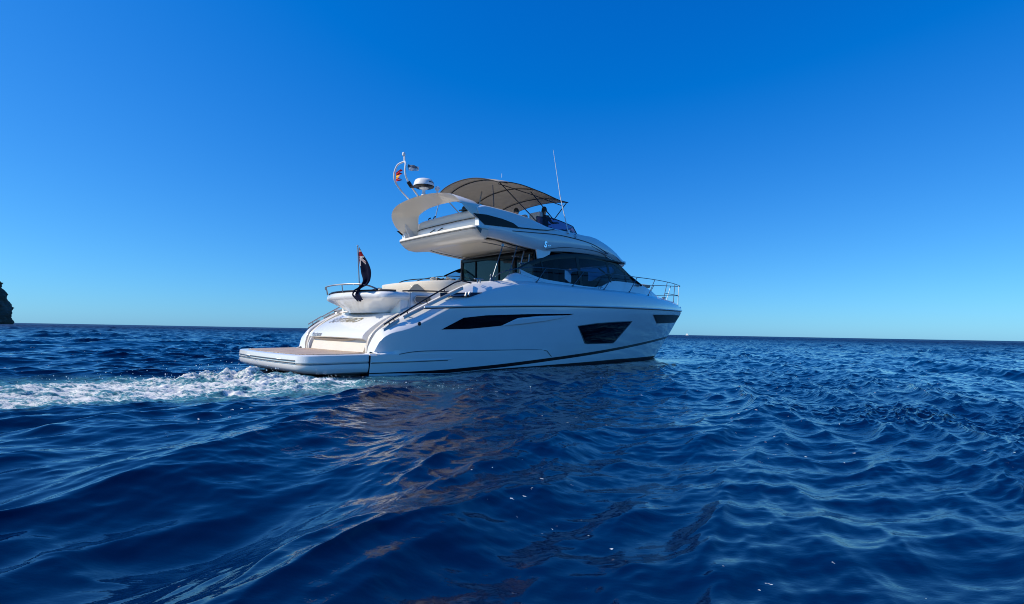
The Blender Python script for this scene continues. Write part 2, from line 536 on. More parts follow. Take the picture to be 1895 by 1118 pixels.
    ro = math_('ADD', math_('ADD', 0.02, math_('MULTIPLY', fa2.outputs['Fac'], 0.42)), math_('MULTIPLY', fall, 0.6))
    Lk.new(ro, p.inputs['Roughness'])
    # ripples below mesh resolution
    b1 = noise(9.0, 5, rough=0.6, stretch=(0.6, (0.55, 1.35, 1)))
    b2 = noise(2.0, 6, rough=0.62, stretch=(0.3, (0.7, 1.3, 1)))
    hb = math_('ADD', math_('MULTIPLY', math_('MULTIPLY', b1, math_('ADD', 0.35, math_('POWER', pa.outputs['Fac'], 2.0))), 0.0042), math_('MULTIPLY', b2, 0.008))
    b3 = noise(0.55, 5, rough=0.6, stretch=(0.3, (0.7, 1.3, 1)))
    fa = N.new('ShaderNodeAttribute'); fa.attribute_name = 'far'
    far = fa.outputs['Fac']
    hb = math_('ADD', hb, math_('MULTIPLY', math_('MULTIPLY', b3, far), 0.3))
    hb = math_('ADD', hb, math_('MULTIPLY', math_('MULTIPLY', nn, foam), 0.07))
    bp = N.new('ShaderNodeBump'); bp.inputs['Strength'].default_value = 1.0; bp.inputs['Distance'].default_value = 1.0
    Lk.new(hb, bp.inputs['Height'])
    # beyond the reach of mesh and bump: steep little wave faces as random normals
    nc = N.new('ShaderNodeTexNoise'); nc.inputs['Scale'].default_value = 1.0; nc.inputs['Detail'].default_value = 5; nc.inputs['Roughness'].default_value = .65
    mpn = N.new('ShaderNodeMapping'); mpn.inputs['Rotation'].default_value = (0, 0, .3); mpn.inputs['Scale'].default_value = (0.35, 0.8, 1)
    Lk.new(tc.outputs['Object'], mpn.inputs[0]); Lk.new(mpn.outputs[0], nc.inputs['Vector'])
    v1 = N.new('ShaderNodeVectorMath'); v1.operation = 'SUBTRACT'; v1.inputs[1].default_value = (.5, .5, .5); Lk.new(nc.outputs['Color'], v1.inputs[0])
    v2 = N.new('ShaderNodeVectorMath'); v2.operation = 'MULTIPLY'; v2.inputs[1].default_value = (1.2, 1.2, 0); Lk.new(v1.outputs[0], v2.inputs[0])
    v3 = N.new('ShaderNodeVectorMath'); v3.operation = 'SCALE'; Lk.new(v2.outputs[0], v3.inputs[0])
    Lk.new(fa.outputs['Fac'], v3.inputs['Scale'])
    v4 = N.new('ShaderNodeVectorMath'); v4.operation = 'ADD'; Lk.new(bp.outputs[0], v4.inputs[0]); Lk.new(v3.outputs[0], v4.inputs[1])
    v5 = N.new('ShaderNodeVectorMath'); v5.operation = 'NORMALIZE'; Lk.new(v4.outputs[0], v5.inputs[0])
    Lk.new(v5.outputs[0], p.inputs['Normal'])
    return m
DEEP = (0.0002, 0.0055, 0.034, 1)
sea = build_sea()
sea.data.materials.append(sea_mat())
# ------------------------------------------------------------------ yacht
yacht = bpy.data.objects.new('motor_yacht', None)
COL.objects.link(yacht)
yacht.location = BOAT_LOC
yacht.rotation_euler = BOAT_ROT
tag(yacht, 'large white flybridge motor yacht with dark hull windows and beige sunshade, under way in front', 'yacht')

zr_ = pchip([1.7, 3.1, 4.1, 5, 7.2, 9.9, 13.8, 16.6, 18.9, 20.1], [1.58, 1.68, 1.73, 1.78, 1.87, 1.93, 1.99, 2.03, 2.07, 2.11])
zb_ = pchip([1.7, 3.5, 5.3, 7.5, 10.5, 13.9, 16.5, 18.8, 19.2], [.13, .105, .15, .25, .40, .60, .75, .86, .88])
xs_ = pchip([-0.8, -0.4, 0, .39, .85, 1.03, 1.51, 2.11, 2.25, 2.40, 2.52], [15.5, 16.9, 17.78, 18.27, 18.80, 19.02, 19.55, 20.14, 20.10, 19.85, 19.3])
ze_ = pchip([1.87, 1.91, 2.03, 2.21, 3.19, 4.41, 4.76, 5.5, 7, 8.6, 10.5, 13.1, 15.1, 17.2, 18.6, 19.5], [.60, .75, 1.04, 1.19, 1.70, 2.25, 2.39, 2.50, 2.59, 2.57, 2.56, 2.58, 2.54, 2.48, 2.42, 2.30])
zq_ = pchip([1.87, 1.90, 1.97, 2.1, 2.24, 2.62, 2.92, 3.78, 4.41, 5.2, 6, 7, 9, 13, 17, 19.5], [.58, .66, .84, .97, 1.04, 1.13, 1.24, 1.64, 1.90, 2.20, 2.38, 2.47, 2.46, 2.46, 2.36, 2.18])
def yh(X, z):
    """half beam of the hull side"""
    zr, zb = zr_(X), zb_(X)
    t = min(max((z - zb) / (zr - zb), -0.6), 1.0)
    A = 2.24 + (2.43 - 2.24) * (max(t, 0) ** 0.8 if t > 0 else 0)
    if t < 0: A += 0.25 * t
    X0 = 6 + 2 * max(t, 0); n = 2.1 + .15 * t; m = 0.92
    xs = xs_(z)
    u = min(max((X - X0) / (xs - X0), 0), 1)
    y = A * (1 - u ** n) ** m
    if z > zr: y -= (z - zr) * 0.16 * min(1, y)
    if X < 2.75 and z > 0.57: y -= 0.24 * (1 - math.sqrt(max(0, 1 - ((2.75 - X) / 0.90) ** 2)))
    return max(y, 0)
STN = [1.87, 1.88, 1.90, 1.93, 1.97, 2.03, 2.1, 2.17, 2.24, 2.35, 2.5, 2.7, 2.95, 3.2, 3.5, 3.8, 4.1, 4.41, 4.76, 5.1, 5.5, 6, 6.5, 7] + \
      [7.5 + 0.5 * k for k in range(20)] + [17.3, 17.6, 17.9, 18.2, 18.5, 18.8, 19.0, 19.2, 19.4, 19.6, 19.8, 19.95, 20.05, 20.12]
def side_rows(sgn, X):
    """points of one section, from below the boot stripe up over the bevel"""
    zr, zb, zq, ze = zr_(X), zb_(X), zq_(X), ze_(X)
    zs = [zb + (zq - zb) * t for t in [0, .06, .14, .24, .36, .48, .6, .72, .84, .93, 1.0]]
    if X < 7.8: zs = [max(0.53, z) for z in zs[:1]] + [0.53 + (zq - 0.53) * t for t in [.06, .14, .24, .36, .48, .6, .72, .84, .93, 1.0]]
    P = [(X, sgn * yh(X, z), z) for z in zs]
    yq = yh(X, zq)
    if X < 5.5:
        w = 0.27 + 0.09 * max(0, min((X - 2.3) / .6, 1)) * max(0, min((5.5 - X) / 1.0, 1))
        ye = max(yq - w, 1.9)
        if X < 1.9: ye = yq - .1
    else:
        k = min((X - 5.5) / 2, 1)
        ye = max(yq - (0.27 - 0.12 * k), 0)
    prof = [(.06, .10), (.25, .31), (.5, .57), (.78, .85), (1, 1)]
    for a, b in prof:
        P.append((X, sgn * (yq + (ye - yq) * a), zq + (ze - zq) * b))
    P.append((X, sgn * max(ye - 0.05, 0), ze + 0.004))
    P.append((X, sgn * max(ye - 0.09, 0), ze - 0.03))
    return P
hb = MB()
for sg in (-1, 1):
    rows = [side_rows(sg, X) for X in STN]
    # close the stem: final row pulled onto the centre line
    last = [(xs_(p[2]) if p[2] < 2.2 else 20.1, 0.0, p[2]) for p in rows[-1]]
    for r_i, r in enumerate(rows):
        for k, p in enumerate(r):
            if p[0] > xs_(p[2]): r[k] = (xs_(p[2]), 0.0, p[2])
    hb.grid(rows + [last])
    # aft face of the quarter and the stairwell's outer wall
    a = rows[0]
    hb.add([a[0], a[-1], (1.87, sg * 2.0, .58), (1.87, sg * 2.0, .55)], [(0, 1, 2, 3)])
    inner = []
    for X in STN[:20]:
        ye = abs(side_rows(sg, X)[-1][1])
        inner.append([(X, sg * ye, ze_(X) - .03), (X, sg * (ye - .03), ze_(X) - .2 if ze_(X) > .9 else .56), (X, sg * (ye - .03), .54)])
    hb.grid(inner)
hull = hb.build('hull', M['white'], yacht, smooth=32)
# lower hull: boot stripe, white band, dark bottom, the flat run aft
lb = MB()
XL = [1.705, 1.8, 2.0] + [2.5 + .5 * k for k in range(30)] + [17.5, 17.8, 18.1, 18.4, 18.6, 18.8, 19.0, 19.2]
for sg in (-1, 1):
    rows = []
    for X in XL:
        zb = zb_(X)
        top = max(0.53, zb) if X < 7.8 else zb
        ym = lambda z: (yh(X, z) + (0.012 if X < 7.7 else 0))
        zw = .03 + .02 * min(max(X - 3, 0) / 5, 1) - .05 * max(0, min((X - 12) / 3, 2))
        st = zb - .098 if X > 4 else zb - .098 * max(0.25, (X - 1.7) / 2.3)
        zs = [top, zb + (top - zb) * .5, zb, st, max(min(zw, st - .01), -.2), -.15, -.45, -.8]
        row = []
        for i, z in enumerate(zs):
            y = ym(z)
            if i == 5: y = ym(-.15) * .985
            if i == 6: y = max(ym(-.3) * .75, 0)
            if i == 7: y = 0
            x = min(X, xs_(z)); 
            if X >= xs_(z): y = 0
            row.append((x, sg * y, z))
        rows.append(row)
    lb.grid(rows, mi=lambda i, j: (0, 0, 1, 0, 2, 2, 2)[j])
    r0 = rows[0]
    lb.add([r0[0], r0[2], r0[3], r0[5], (1.705, 0, -.45), (1.705, 0, .53)], [(0, 1, 2, 3, 4, 5)], 2)
    # top ledge between lower run and upper side
    led = []
    for X in XL:
        if X < 8.1:
            led.append([(X, sg * (yh(X, .53) + .012), .53), (X, sg * (yh(X, .56) - .4), .545 if X < 7 else .53)])
    lb.grid(led)
lb.build('hull_bottom', [M['white'], M['black'], M['antifoul']], yacht, smooth=30)

# thin lines along the side
def side_line(name, pts, r, m, off=0.004, sides=(-1, 1), n=10):
    xs, zs = [p[0] for p in pts], [p[1] for p in pts]
    f = pchip(xs, zs)
    for sg in sides:
        b = MB()
        K = max(12, int((xs[-1] - xs[0]) * 4))
        P = []
        for k in range(K + 1):
            X = xs[0] + (xs[-1] - xs[0]) * k / K
            z = f(X)
            P.append((X, sg * (yh(X, z) + off), z))
        b.tube(P, r, 8)
        b.build(name, m, yacht)
side_line('rub_rail', [(X, zr_(X)) for X in (3.05, 5, 8, 11, 14, 17, 19, 19.9, 20.1)], .026, M['white'], .012)
side_line('rub_rail_shadow_gap', [(X, zr_(X) - .04) for X in (3.05, 5, 8, 11, 14, 17, 19, 19.9)], .014, M['grey_line'], .0)
side_line('spray_rail', [(1.75, .385), (3.0, .375), (4.0, .37)], .014, M['white'], .018)
side_line('spray_rail', [(1.72, .355), (3.0, .345), (3.9, .345)], .009, M['grey_line'], .014)
side_line('chine_shadow_line', [(2.45, .54), (2.7, .575), (3.1, .60), (5.2, .57), (7.4, .53), (7.7, .49), (7.86, .40), (7.95, .31)], .010, M['grey_line'], .002)  # thin dark tube drawn in as the shadow along the lower band

# patches that hug the hull side
def hull_patch(name, poly, m, off=0.005, thick=0.0, sides=(-1, 1), parent=None, res=.12, out=None):
    """poly: closed outline in (X, z); filled by column slices"""
    xs = [p[0] for p in poly]; x0, x1 = min(xs), max(xs)
    K = max(6, int((x1 - x0) / res)); objs = []
    keep = sorted(set(xs))
    cuts = sorted(keep + [c for c in [x0 + (x1 - x0) * k / K for k in range(K + 1)] if min(abs(c - q) for q in keep) > .07])
    def span(X):
        zs = []
        n = len(poly)
        for i in range(n):
            (xa, za), (xb, zb2) = poly[i], poly[(i + 1) % n]
            if abs(xa - xb) < 1e-9:
                if abs(X - xa) < 1e-9: zs += [za, zb2]
                continue
            t = (X - xa) / (xb - xa)
            if -1e-9 <= t <= 1 + 1e-9: zs.append(za + (zb2 - za) * t)
        return (min(zs), max(zs)) if zs else None
    for sg in sides:
        b = MB(); rows = []
        for X in cuts:
            sp = span(X)
            if sp is None: continue
            a, c = sp
            rows.append([(X, sg * (yh(X, a + (c - a) * t) + off), a + (c - a) * t) for t in (0, .2, .4, .6, .8, 1)])
        b.grid(rows)
        objs.append(b.build(name, m, parent or yacht, smooth=60))
        if thick:
            md = objs[-1].modifiers.new('s', 'SOLIDIFY'); md.thickness = thick; md.offset = 0
    return objs
# hull windows
hull_patch('hull_window', [(3.62, 1.13), (4.31, 1.44), (5.09, 1.52), (6.9, 1.60), (8.83, 1.65), (8.55, 1.60), (7.2, 1.55), (6.3, 1.47), (5.65, 1.24), (4.53, 1.15)], M['glass_dark'], .006)
hull_patch('window_recess', [(5.65, 1.235), (6.25, 1.455), (7.2, 1.53), (8.5, 1.585), (8.22, 1.50), (7.4, 1.385), (6.4, 1.28)], M['cream'] if 0 else M['white'], .012, thick=.012)
hull_patch('window_frame', [(9.07, 1.27), (10.2, 1.375), (11.5, 1.44), (12.73, 1.475), (12.6, 1.36), (11.72, .70), (11.60, .655), (9.80, .66), (9.62, .69)], M['grey_line'], .004)
hull_patch('hull_window', [(9.12, 1.25), (10.2, 1.35), (11.5, 1.41), (12.62, 1.45), (12.5, 1.36), (11.65, .72), (11.55, .68), (9.84, .685), (9.68, .71)], M['glass_dark'], .008)
hull_patch('hull_window', [(14.55, 1.76), (16.5, 1.80), (18.2, 1.83), (19.45, 1.84), (19.30, 1.76), (19.12, 1.60), (19.0, 1.50), (17.2, 1.46), (15.4, 1.42)], mat('bow_glass', (.003, .004, .008), .35, spec=.12), .022)

# small round fitting on the quarter
b = MB(); b.lathe((0, 0, 0), [(0.0, .02), (.03, .02), (.045, .012), (.05, 0)], 14)
fit = b.build('hull_fitting', M['dark_rail'], yacht)
fit.rotation_euler = (math.pi / 2, 0, 0); fit.location = (2.95, -yh(2.95, 1.27) - .0, 1.27)

# ---- swim platform
def platform():
    b = MB()
    def outline(inset, x0):
        pts = []
        hw = 2.26 - inset; x1 = 1.685; R = .40
        pts.append((x1, -hw))
        for k in range(9):
            a = math.pi / 2 * k / 8
            pts.append((x0 + R - R * math.sin(a) , -(hw - .10 - R) - R * math.cos(a) + 0.0 - .0))
        # aft edge bows out slightly
        for k in range(1, 12):
            y = -(hw - .10 - R) + 2 * (hw - .10 - R) * k / 12
            pts.append((x0 - .07 * (1 - (y / (hw - .5)) ** 2), y))
        for k in range(9):
            a = math.pi / 2 * (1 - k / 8)
            pts.append((x0 + R - R * math.sin(a), (hw - .10 - R) + R * math.cos(a)))
        pts.append((x1, hw))
        return pts
    prof = [(.10, .30, .563), (.02, .235, .563), (.0, .20, .545), (0.0, .185, .40), (.012, .195, .385), (.03, .22, .372), (.03, .225, .358), (.0, .195, .345), (.0, .195, .33), (.0, .205, .27), (.01, .24, .22), (.04, .36, .16), (.09, .62, .125), (.5, 1.2, .12)]
    rows = []
    for ins, x0, z in prof:
        rows.append([(x, y, z) for x, y in outline(ins, x0 - .02)])
    b.grid(rows)
    for r_ in (rows[0], rows[-1]):
        b.add(r_, [tuple(range(len(r_)))])
    # inboard end
    b.add([(1.685, -2.26, .55), (1.685, 2.26, .55), (1.685, 2.2, .13), (1.685, -2.2, .13)], [(0, 1, 2, 3)])
    p = b.build('swim_platform', M['white'], yacht, smooth=30)
    t = MB()
    o = outline(.20, .33)
    t.poly([(x, y, .565) for x, y in o], .008, (0, 0, 1))
    t.build('teak_deck', M['teak'], p)
    g = MB()
    for x0, z in ((.158, .447), (.168, .395)):
        o = [q for q in outline(-.004, x0)]
        g.tube([(x, y, z) for x, y in o[8:22]], .013, 6)
    split_build(g, 'rubber_strip', M['grey_line'], p)
    g2 = MB()
    g2.tube([(x, y, .365) for x, y in outline(-.002, .19)[0:9]], .008, 6)
    g2.tube([(x, y, .365) for x, y in outline(-.002, .19)[22:]], .008, 6)
    split_build(g2, 'groove_line', M['grey_line'], p)
    c = MB()
    c.tube([(.135, -1.15, .455), (.10, -1.1, .455), (.10, -.9, .455), (.135, -.85, .455)], .012, 6)
    c.tube([(.10, .75, .455), (.07, .8, .455), (.07, 1.0, .455), (.10, 1.05, .455)], .012, 6)
    split_build(c, 'grab_handle', M['steel'], p)
platform()
b = MB()   # transom deck between platform and garage door, on the fixed hull
b.box(1.712, 2.25, -2.25, 2.25, .40, .562)
b.build('transom_deck', M['white'], yacht, bevel=.01)
b = MB(); b.box(1.75, 2.2, -1.62, 1.62, .5625, .571)
b.build('teak_deck', M['teak'], yacht)
b = MB()   # platform brackets and outdrive gear under the platform
b.box(.55, 1.65, -1.05, -.85, -.25, .125); b.box(.55, 1.65, .85, 1.05, -.25, .125)
b.box(1.2, 1.69, -1.9, -1.6, -.1, .12)
split_build(b, 'platform_bracket', M['grey_line'], yacht, bevel=.02)

# ---- garage door
dp = [(1.98, .865), (1.92, .90), (1.93, .97), (2.0, 1.05), (2.12, 1.15), (2.28, 1.26), (2.45, 1.36), (2.66, 1.46), (2.86, 1.535)]
def door_pt(i, y):
    x, z = dp[i]
    return (x - .09 * (1 - (y / 1.5) ** 2), y, z + .02 * (1 - (y / 1.5) ** 2))
ys = [-1.5 + .15 * k for k in range(21)]
b = MB()
rows = [[door_pt(i, y) for y in ys] for i in range(len(dp))]
b.grid(rows)
b.grid([[(x + .09, y, z) for x, y, z in rows[0]], rows[0]])
for s_ in (0, -1):
    b.grid([[r_[s_] for r_ in rows], [(r_[s_][0] + .12, r_[s_][1], r_[s_][2] - .09) for r_ in rows]])
door = b.build('garage_door', M['white'], yacht, smooth=40)
b = MB()
low = [(2.06, .86), (2.03, .80), (1.99, .70), (1.95, .565)]
b.grid([[(x - .08 * (1 - (y / 1.5) ** 2) + (.0), y, z + .03 * (1 - (y / 1.5) ** 2) * (i == 0)) for y in ys] for i, (x, z) in enumerate(low)])
b.add([(2.06, -1.5, .9), (1.95, -1.5, .565), (2.5, -1.5, .565), (2.5, -1.5, 1.3)], [(0, 1, 2, 3)])
b.add([(2.06, 1.5, .9), (1.95, 1.5, .565), (2.5, 1.5, .565), (2.5, 1.5, 1.3)], [(0, 1, 2, 3)])
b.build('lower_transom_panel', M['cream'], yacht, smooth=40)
# scoop lip across the panel
b = MB()
rows = []
for k in range(25):
    y = -1.0 + 2.35 * k / 24
    t = math.sin(math.pi * k / 24) ** .7
    x = 2.0 - .08 * (1 - (y / 1.5) ** 2)
    rows.append([(x + .02, y, .872), (x - .03 * t, y, .868), (x + .01 + .02 * t, y, .868 - .075 * t), (x + .035, y, .866 - .09 * t)])
b.grid(rows)
b.build('handle_scoop', mat('beige_painted_shade', (0.50, 0.42, 0.33), .5), yacht)  # beige darkened to paint in the shade of the crescent

def text_mesh(name, txt, size, mapf, m, parent, shear=0.0, extr=0.0, sx=1.0, space=1.0, bold=0.0):
    cu = bpy.data.curves.new(name, 'FONT'); cu.body = txt; cu.size = size; cu.shear = shear; cu.space_character = space
    cu.offset = bold
    tmp = bpy.data.objects.new(name, cu); COL.objects.link(tmp)
    dg = bpy.context.evaluated_depsgraph_get(); dg.update()
    me = bpy.data.meshes.new_from_object(tmp.evaluated_get(dg))
    COL.objects.unlink(tmp); bpy.data.objects.remove(tmp)
    bm = bmesh.new(); bm.from_mesh(me)
    for _ in range(2):
        bmesh.ops.subdivide_edges(bm, edges=[e for e in bm.edges if e.calc_length() > size * .12], cuts=1)
    bmesh.ops.triangulate(bm, faces=bm.faces)
    for v in bm.verts: v.co = Vector(mapf(v.co.x * sx, v.co.y))
    bm.to_mesh(me); bm.free()
    me.materials.clear(); me.materials.append(m)
    o = bpy.data.objects.new(name, me); COL.objects.link(o); o.parent = parent
    return o
# arc length along the door profile -> point
def door_map(yc, s0):
    L = [0]
    for i in range(len(dp) - 1): L.append(L[-1] + math.hypot(dp[i + 1][0] - dp[i][0], dp[i + 1][1] - dp[i][1]))
    def f(u, v):
        y = yc - u
        s = s0 + v
        i = max(0, min(len(L) - 2, int(np.searchsorted(L, s)) - 1))
        t = (s - L[i]) / (L[i + 1] - L[i])
        x = dp[i][0] + (dp[i + 1][0] - dp[i][0]) * t; z = dp[i][1] + (dp[i + 1][1] - dp[i][1]) * t
        q = 1 - (y / 1.5) ** 2
        return (x - .09 * q - .006, y, z + .02 * q + .008)
    return f
text_mesh('boat_name', 'SOTTARO', .33, door_map(1.12, .63), M['tan'], door, shear=.45, sx=1.12, bold=.006)
text_mesh('home_port', 'Manchester', .165, door_map(1.33, .07), M['letter_grey'], door, shear=.2, sx=.95)

# ---- aft sofa unit above the door
def sofa_outline(d, xo=0):
    """plan outline, starboard end -> aft -> port end; d = inset"""
    P = []
    hw = 1.66 - d
    P.append((3.35, -hw))
    R = .38
    xa = 2.32 + d + xo
    for k in range(8):
        a = math.pi / 2 * k / 7
        P.append((xa + R - R * math.sin(a), -(hw - R) - R * math.cos(a)))
    for k in range(1, 14):
        y = -(hw - R) + 2 * (hw - R) * k / 14
        P.append((xa - .30 * (1 - (y / (hw - R)) ** 2), y))
    for k in range(8):
        a = math.pi / 2 * (1 - k / 7)
        P.append((xa + R - R * math.sin(a), (hw - R) + R * math.cos(a)))
    P.append((3.35, hw))
    return P
prof = [(.35, 2.075), (.08, 2.085), (.02, 2.06), (0.0, 2.0), (.0, 1.93), (.04, 1.885), (.13, 1.83), (.25, 1.75), (.36, 1.67), (.42, 1.60), (.44, 1.555), (.9, 1.53)]
b = MB()
b.grid([[(x, y, z) for x, y in sofa_outline(d)] for d, z in prof])
t_ = sofa_outline(.35); b.add([(x, y, 2.075) for x, y in t_], [tuple(range(len(t_)))])
# lower block that carries it, behind the door
b.box(2.9, 3.4, -1.6, 1.6, .56, 2.05)
b.box(2.55, 2.95, -1.52, 1.52, .7, 1.40)
b.build('aft_bench', M['white'], yacht, smooth=50)
b = MB()
o = sofa_outline(.05)
b.tube([(x, y, 2.10) for x, y in o[1:]], .026, 6)
b.build('rail_base', M['dark_rail'], yacht)
rp = smooth_pts([(2.55, -1.25, 2.10), (2.30, -1.02, 2.23), (2.10, -.75, 2.27), (2.0, -.2, 2.28), (1.99, .3, 2.28), (2.08, .9, 2.27), (2.28, 1.38, 2.25), (2.38, 1.52, 2.22), (2.44, 1.58, 2.10)], 6)
b = MB(); b.tube(rp, .02, 8)
for q in [(2.0, -.2), (2.08, .9), (2.36, 1.5)]:
    b.tube([(q[0] + .03, q[1], 2.08), (q[0], q[1], 2.27)], .013, 6)
b.build('aft_rail', M['steel'], yacht)
b = MB()   # shore fittings on the ledge
b.tube([(2.30, .35, 1.56), (2.36, .15, 1.585)], .022, 6); b.lathe((2.45, .95, 1.545), [(.0, .03), (.06, .03), (.075, 0)], 12)
split_build(b, 'deck_fitting', M['steel'], yacht)

# ---- stair walls: inner wall panel each side, moulding, steps
for sg in (-1, 1):
    b = MB()
    yw = 1.665
    top = [(1.93, .565), (1.93, .70), (2.05, .98), (2.34, 1.20), (2.6, 1.40), (2.95, 1.56), (3.12, 1.62), (3.14, 2.05), (3.2, 2.085), (4.6, 2.12), (5.2, 2.12), (5.2, 1.3), (3.9, 1.3), (2.7, .565)]
    b.poly([(x, sg * yw, z) for x, z in top], .06 * sg, (0, -1, 0))
    b.build('stair_side_panel', M['white'], yacht, bevel=.006)
    b = MB()
    mp = smooth_pts([(1.95, sg * 1.70, .565), (1.97, sg * 1.70, .75), (2.06, sg * 1.70, .97), (2.3, sg * 1.70, 1.19), (2.6, sg * 1.70, 1.39), (3.0, sg * 1.70, 1.58), (3.5, sg * 1.70, 1.76), (3.95, sg * 1.70, 1.84), (4.3, sg * 1.70, 1.84)], 5)
    b.tube(mp, .055, 8)
    b.build('stair_moulding', M['cream'], yacht)
    b = MB()
    for k in range(5):
        b.box(2.12 + .42 * k, 4.4, sg * 1.70 - (.0 if sg > 0 else .42), sg * 1.70 + (.42 if sg > 0 else 0), .56 + .0 * k if k == 0 else .56 + .25 * k, .56 + .25 * (k + 1))
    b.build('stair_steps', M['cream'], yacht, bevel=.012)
    # hand rails along the quarter
    b = MB()
    hr = smooth_pts([(2.10, sg * 2.13, 1.12), (2.16, sg * 2.13, 1.20), (3.3, sg * 2.13, 1.86), (4.1, sg * 2.13, 2.27), (4.33, sg * 2.12, 2.37), (4.72, sg * 2.12, 2.36)], 5)
    hr2 = [(2.13, sg * 2.14, 1.24), (2.52, sg * 2.14, 1.475)]
    b.tube([(2.55, sg * 2.14, 1.47), (3.3, sg * 2.14, 1.895), (4.2, sg * 2.14, 2.37), (4.42, sg * 2.14, 2.43), (4.76, sg * 2.14, 2.39)], .021, 8)
    b.tube(hr2, .02, 8)
    for X, z in ((2.25, 1.31), (2.38, 1.385), (2.75, 1.58), (3.3, 1.895), (3.85, 2.19)):
        b.tube([(X, sg * 2.14, z), (X + .05, sg * 2.16, z - .17)], .012, 6)
    split_build(b, 'stair_handrail', M['dark_rail'] if sg < 0 else M['steel'], yacht)
    # chrome and dark strip on the bevel
    b = MB()
    for xa, xb in ((2.12, 2.50), (2.62, 4.40)):
        pts = []
        for k in range(9):
            X = xa + (xb - xa) * k / 8
            yq = yh(X, zq_(X))
            pts.append([(X, sg * (yq - .20), ze_(X) - .005), (X, sg * (yq - .20), ze_(X) + .028), (X, sg * (yq - .155), ze_(X) + .012), (X, sg * (yq - .15), ze_(X) - .06)])
        b.grid(pts)
    split_build(b, 'quarter_trim_strip', M['grey_line'] if 0 else M['steel'], yacht, smooth=20)

# oval hawse hole on the stair panel
b = MB()
def oval(cx, cz, w, h, r, y, n=8):
    P = []
    for (sx, sz, a0) in ((1, 1, 0), (-1, 1, 90), (-1, -1, 180), (1, -1, 270)):
        for k in range(n):
            a = math.radians(a0 + 90 * k / (n - 1))
            P.append((cx + sx * (w - r) + r * math.cos(a), y, cz + sz * (h - r) + r * math.sin(a)))
    return P
b.tube(oval(3.48, 1.90, .25, .085, .08, -1.735) + oval(3.48, 1.90, .25, .085, .08, -1.735)[:1], .022, 8)
b.build('hawse_ring', M['steel'], yacht)
b = MB(); b.poly(oval(3.48, 1.90, .24, .08, .078, -1.728), .01, (0, -1, 0)); b.build('hawse_hole', M['grey_line'], yacht)
# gate seam and dark top rail
b = MB(); b.tube([(3.10, -1.728, 1.62), (3.10, -1.728, 2.07)], .009, 6); b.build('gate_seam', M['grey_line'], yacht)
b = MB(); b.tube([(2.95, -1.60, 2.10), (3.15, -1.70, 2.115), (3.9, -1.70, 2.14), (4.7, -1.70, 2.145)], .02, 6); b.build('gate_top_rail', M['dark_rail'], yacht)

# ---- fairlead recess on the quarter (both sides)
for sg in (-1, 1):
    b = MB()
    def bev(X, t):
        yq = yh(X, zq_(X)); zq, ze = zq_(X), ze_(X)
        return (X, sg * (yq - .27 * t + .012), zq + (ze - zq) * (t ** .8) + .006)
    rows = []
    for k in range(9):
        X = 3.72 + (4.95 - 3.72) * k / 8
        zlo = 1.97 + .02 * k / 8 + (.14 * max(0, (k - 5)) / 3); zhi = 2.075 + .06 * k / 8
        if k == 8: zlo = zhi - .01
        row = []
        for t in (0, .5, 1):
            z = zlo + (zhi - zlo) * t
            zq, ze = zq_(X), ze_(X)
            tt = min(max((z - zq) / max(ze - zq, .05), 0), 1)
            yq = yh(X, min(z, zq))
            row.append((X, sg * (yq - .27 * tt ** 1.5 + .012), z))
        rows.append(row)
    b.grid(rows)
    fl = b.build('fairlead_recess', M['dark_rail'], yacht)
    b = MB()
    b.tube([(4.35, sg * 2.40, 2.0), (4.39, sg * 2.40, 2.10)], .03, 8); b.tube([(4.46, sg * 2.40, 2.03), (4.50, sg * 2.40, 2.12)], .03, 8)
    b.tube([(3.9, sg * 2.36, 2.0), (4.33, sg * 2.38, 2.03)], .02, 6)
    split_build(b, 'fairlead_roller', M['steel'], fl)

# ---- decks
b = MB()
rows = []
for X in [5.4 + .35 * k for k in range(41)]:
    if X > 19.5: break
    yq = yh(X, zq_(X)); k = min((X - 5.5) / 2, 1); ye = max(yq - (0.27 - 0.12 * max(k, 0)) - .07, .02)
    z = ze_(X) - .03
    rows.append([(X, y, z + .05 * (1 - (y / ye) ** 2)) for y in [ye * t for t in (-1, -.6, -.2, .2, .6, 1)]])
b.grid(rows)
b.build('main_deck', M['white'], yacht)
b = MB(); b.box(3.3, 8.2, -2.0, 2.0, 1.2, 1.5); b.build('cockpit_sole', M['teak'], yacht)
# cockpit seat back across the boat
b = MB()
pl = smooth_pts([(4.75, 1.86, 0), (4.46, 1.62, 0), (4.16, 1.2, 0), (4.05, .5, 0), (4.04, -.3, 0), (4.12, -1.05, 0), (4.38, -1.55, 0), (4.85, -1.74, 0), (5.4, -1.78, 0)], 5)
sec = [(-.06, 1.45), (-.06, 1.95), (-.12, 2.28), (-.15, 2.42), (-.14, 2.46), (.0, 2.475), (.22, 2.47), (.25, 2.42), (.22, 1.45)]
rows = []
for i, p in enumerate(pl):
    t = (pl[min(i + 1, len(pl) - 1)] - pl[max(i - 1, 0)]).normalized()
    nrm = Vector((t.y, -t.x, 0)) * -1
    if nrm.x < 0 and abs(nrm.x) > abs(nrm.y): nrm = -nrm
    rows.append([tuple(p + nrm * (-d if False else d) + Vector((0, 0, z))) for d, z in sec])
b.grid(rows)
b.add(rows[0], [tuple(range(len(sec)))]); b.add(rows[-1], [tuple(range(len(sec)))])
b.build('cockpit_seat_back', M['cream'], yacht, smooth=40)
b = MB()
b.tube(smooth_pts([(3.97, .6, 2.16), (3.93, .1, 2.38), (3.93, -.35, 2.41), (3.96, -.75, 2.14)], 6), .03, 8)
b.build('seat_grab_rail', M['cream'], yacht)
b = MB()
b.poly([(3.90, -.25, 2.09), (3.92, -.70, 2.37), (3.95, -.82, 2.38), (4.0, -1.25, 2.09)], .03, (-1, 0, 0))
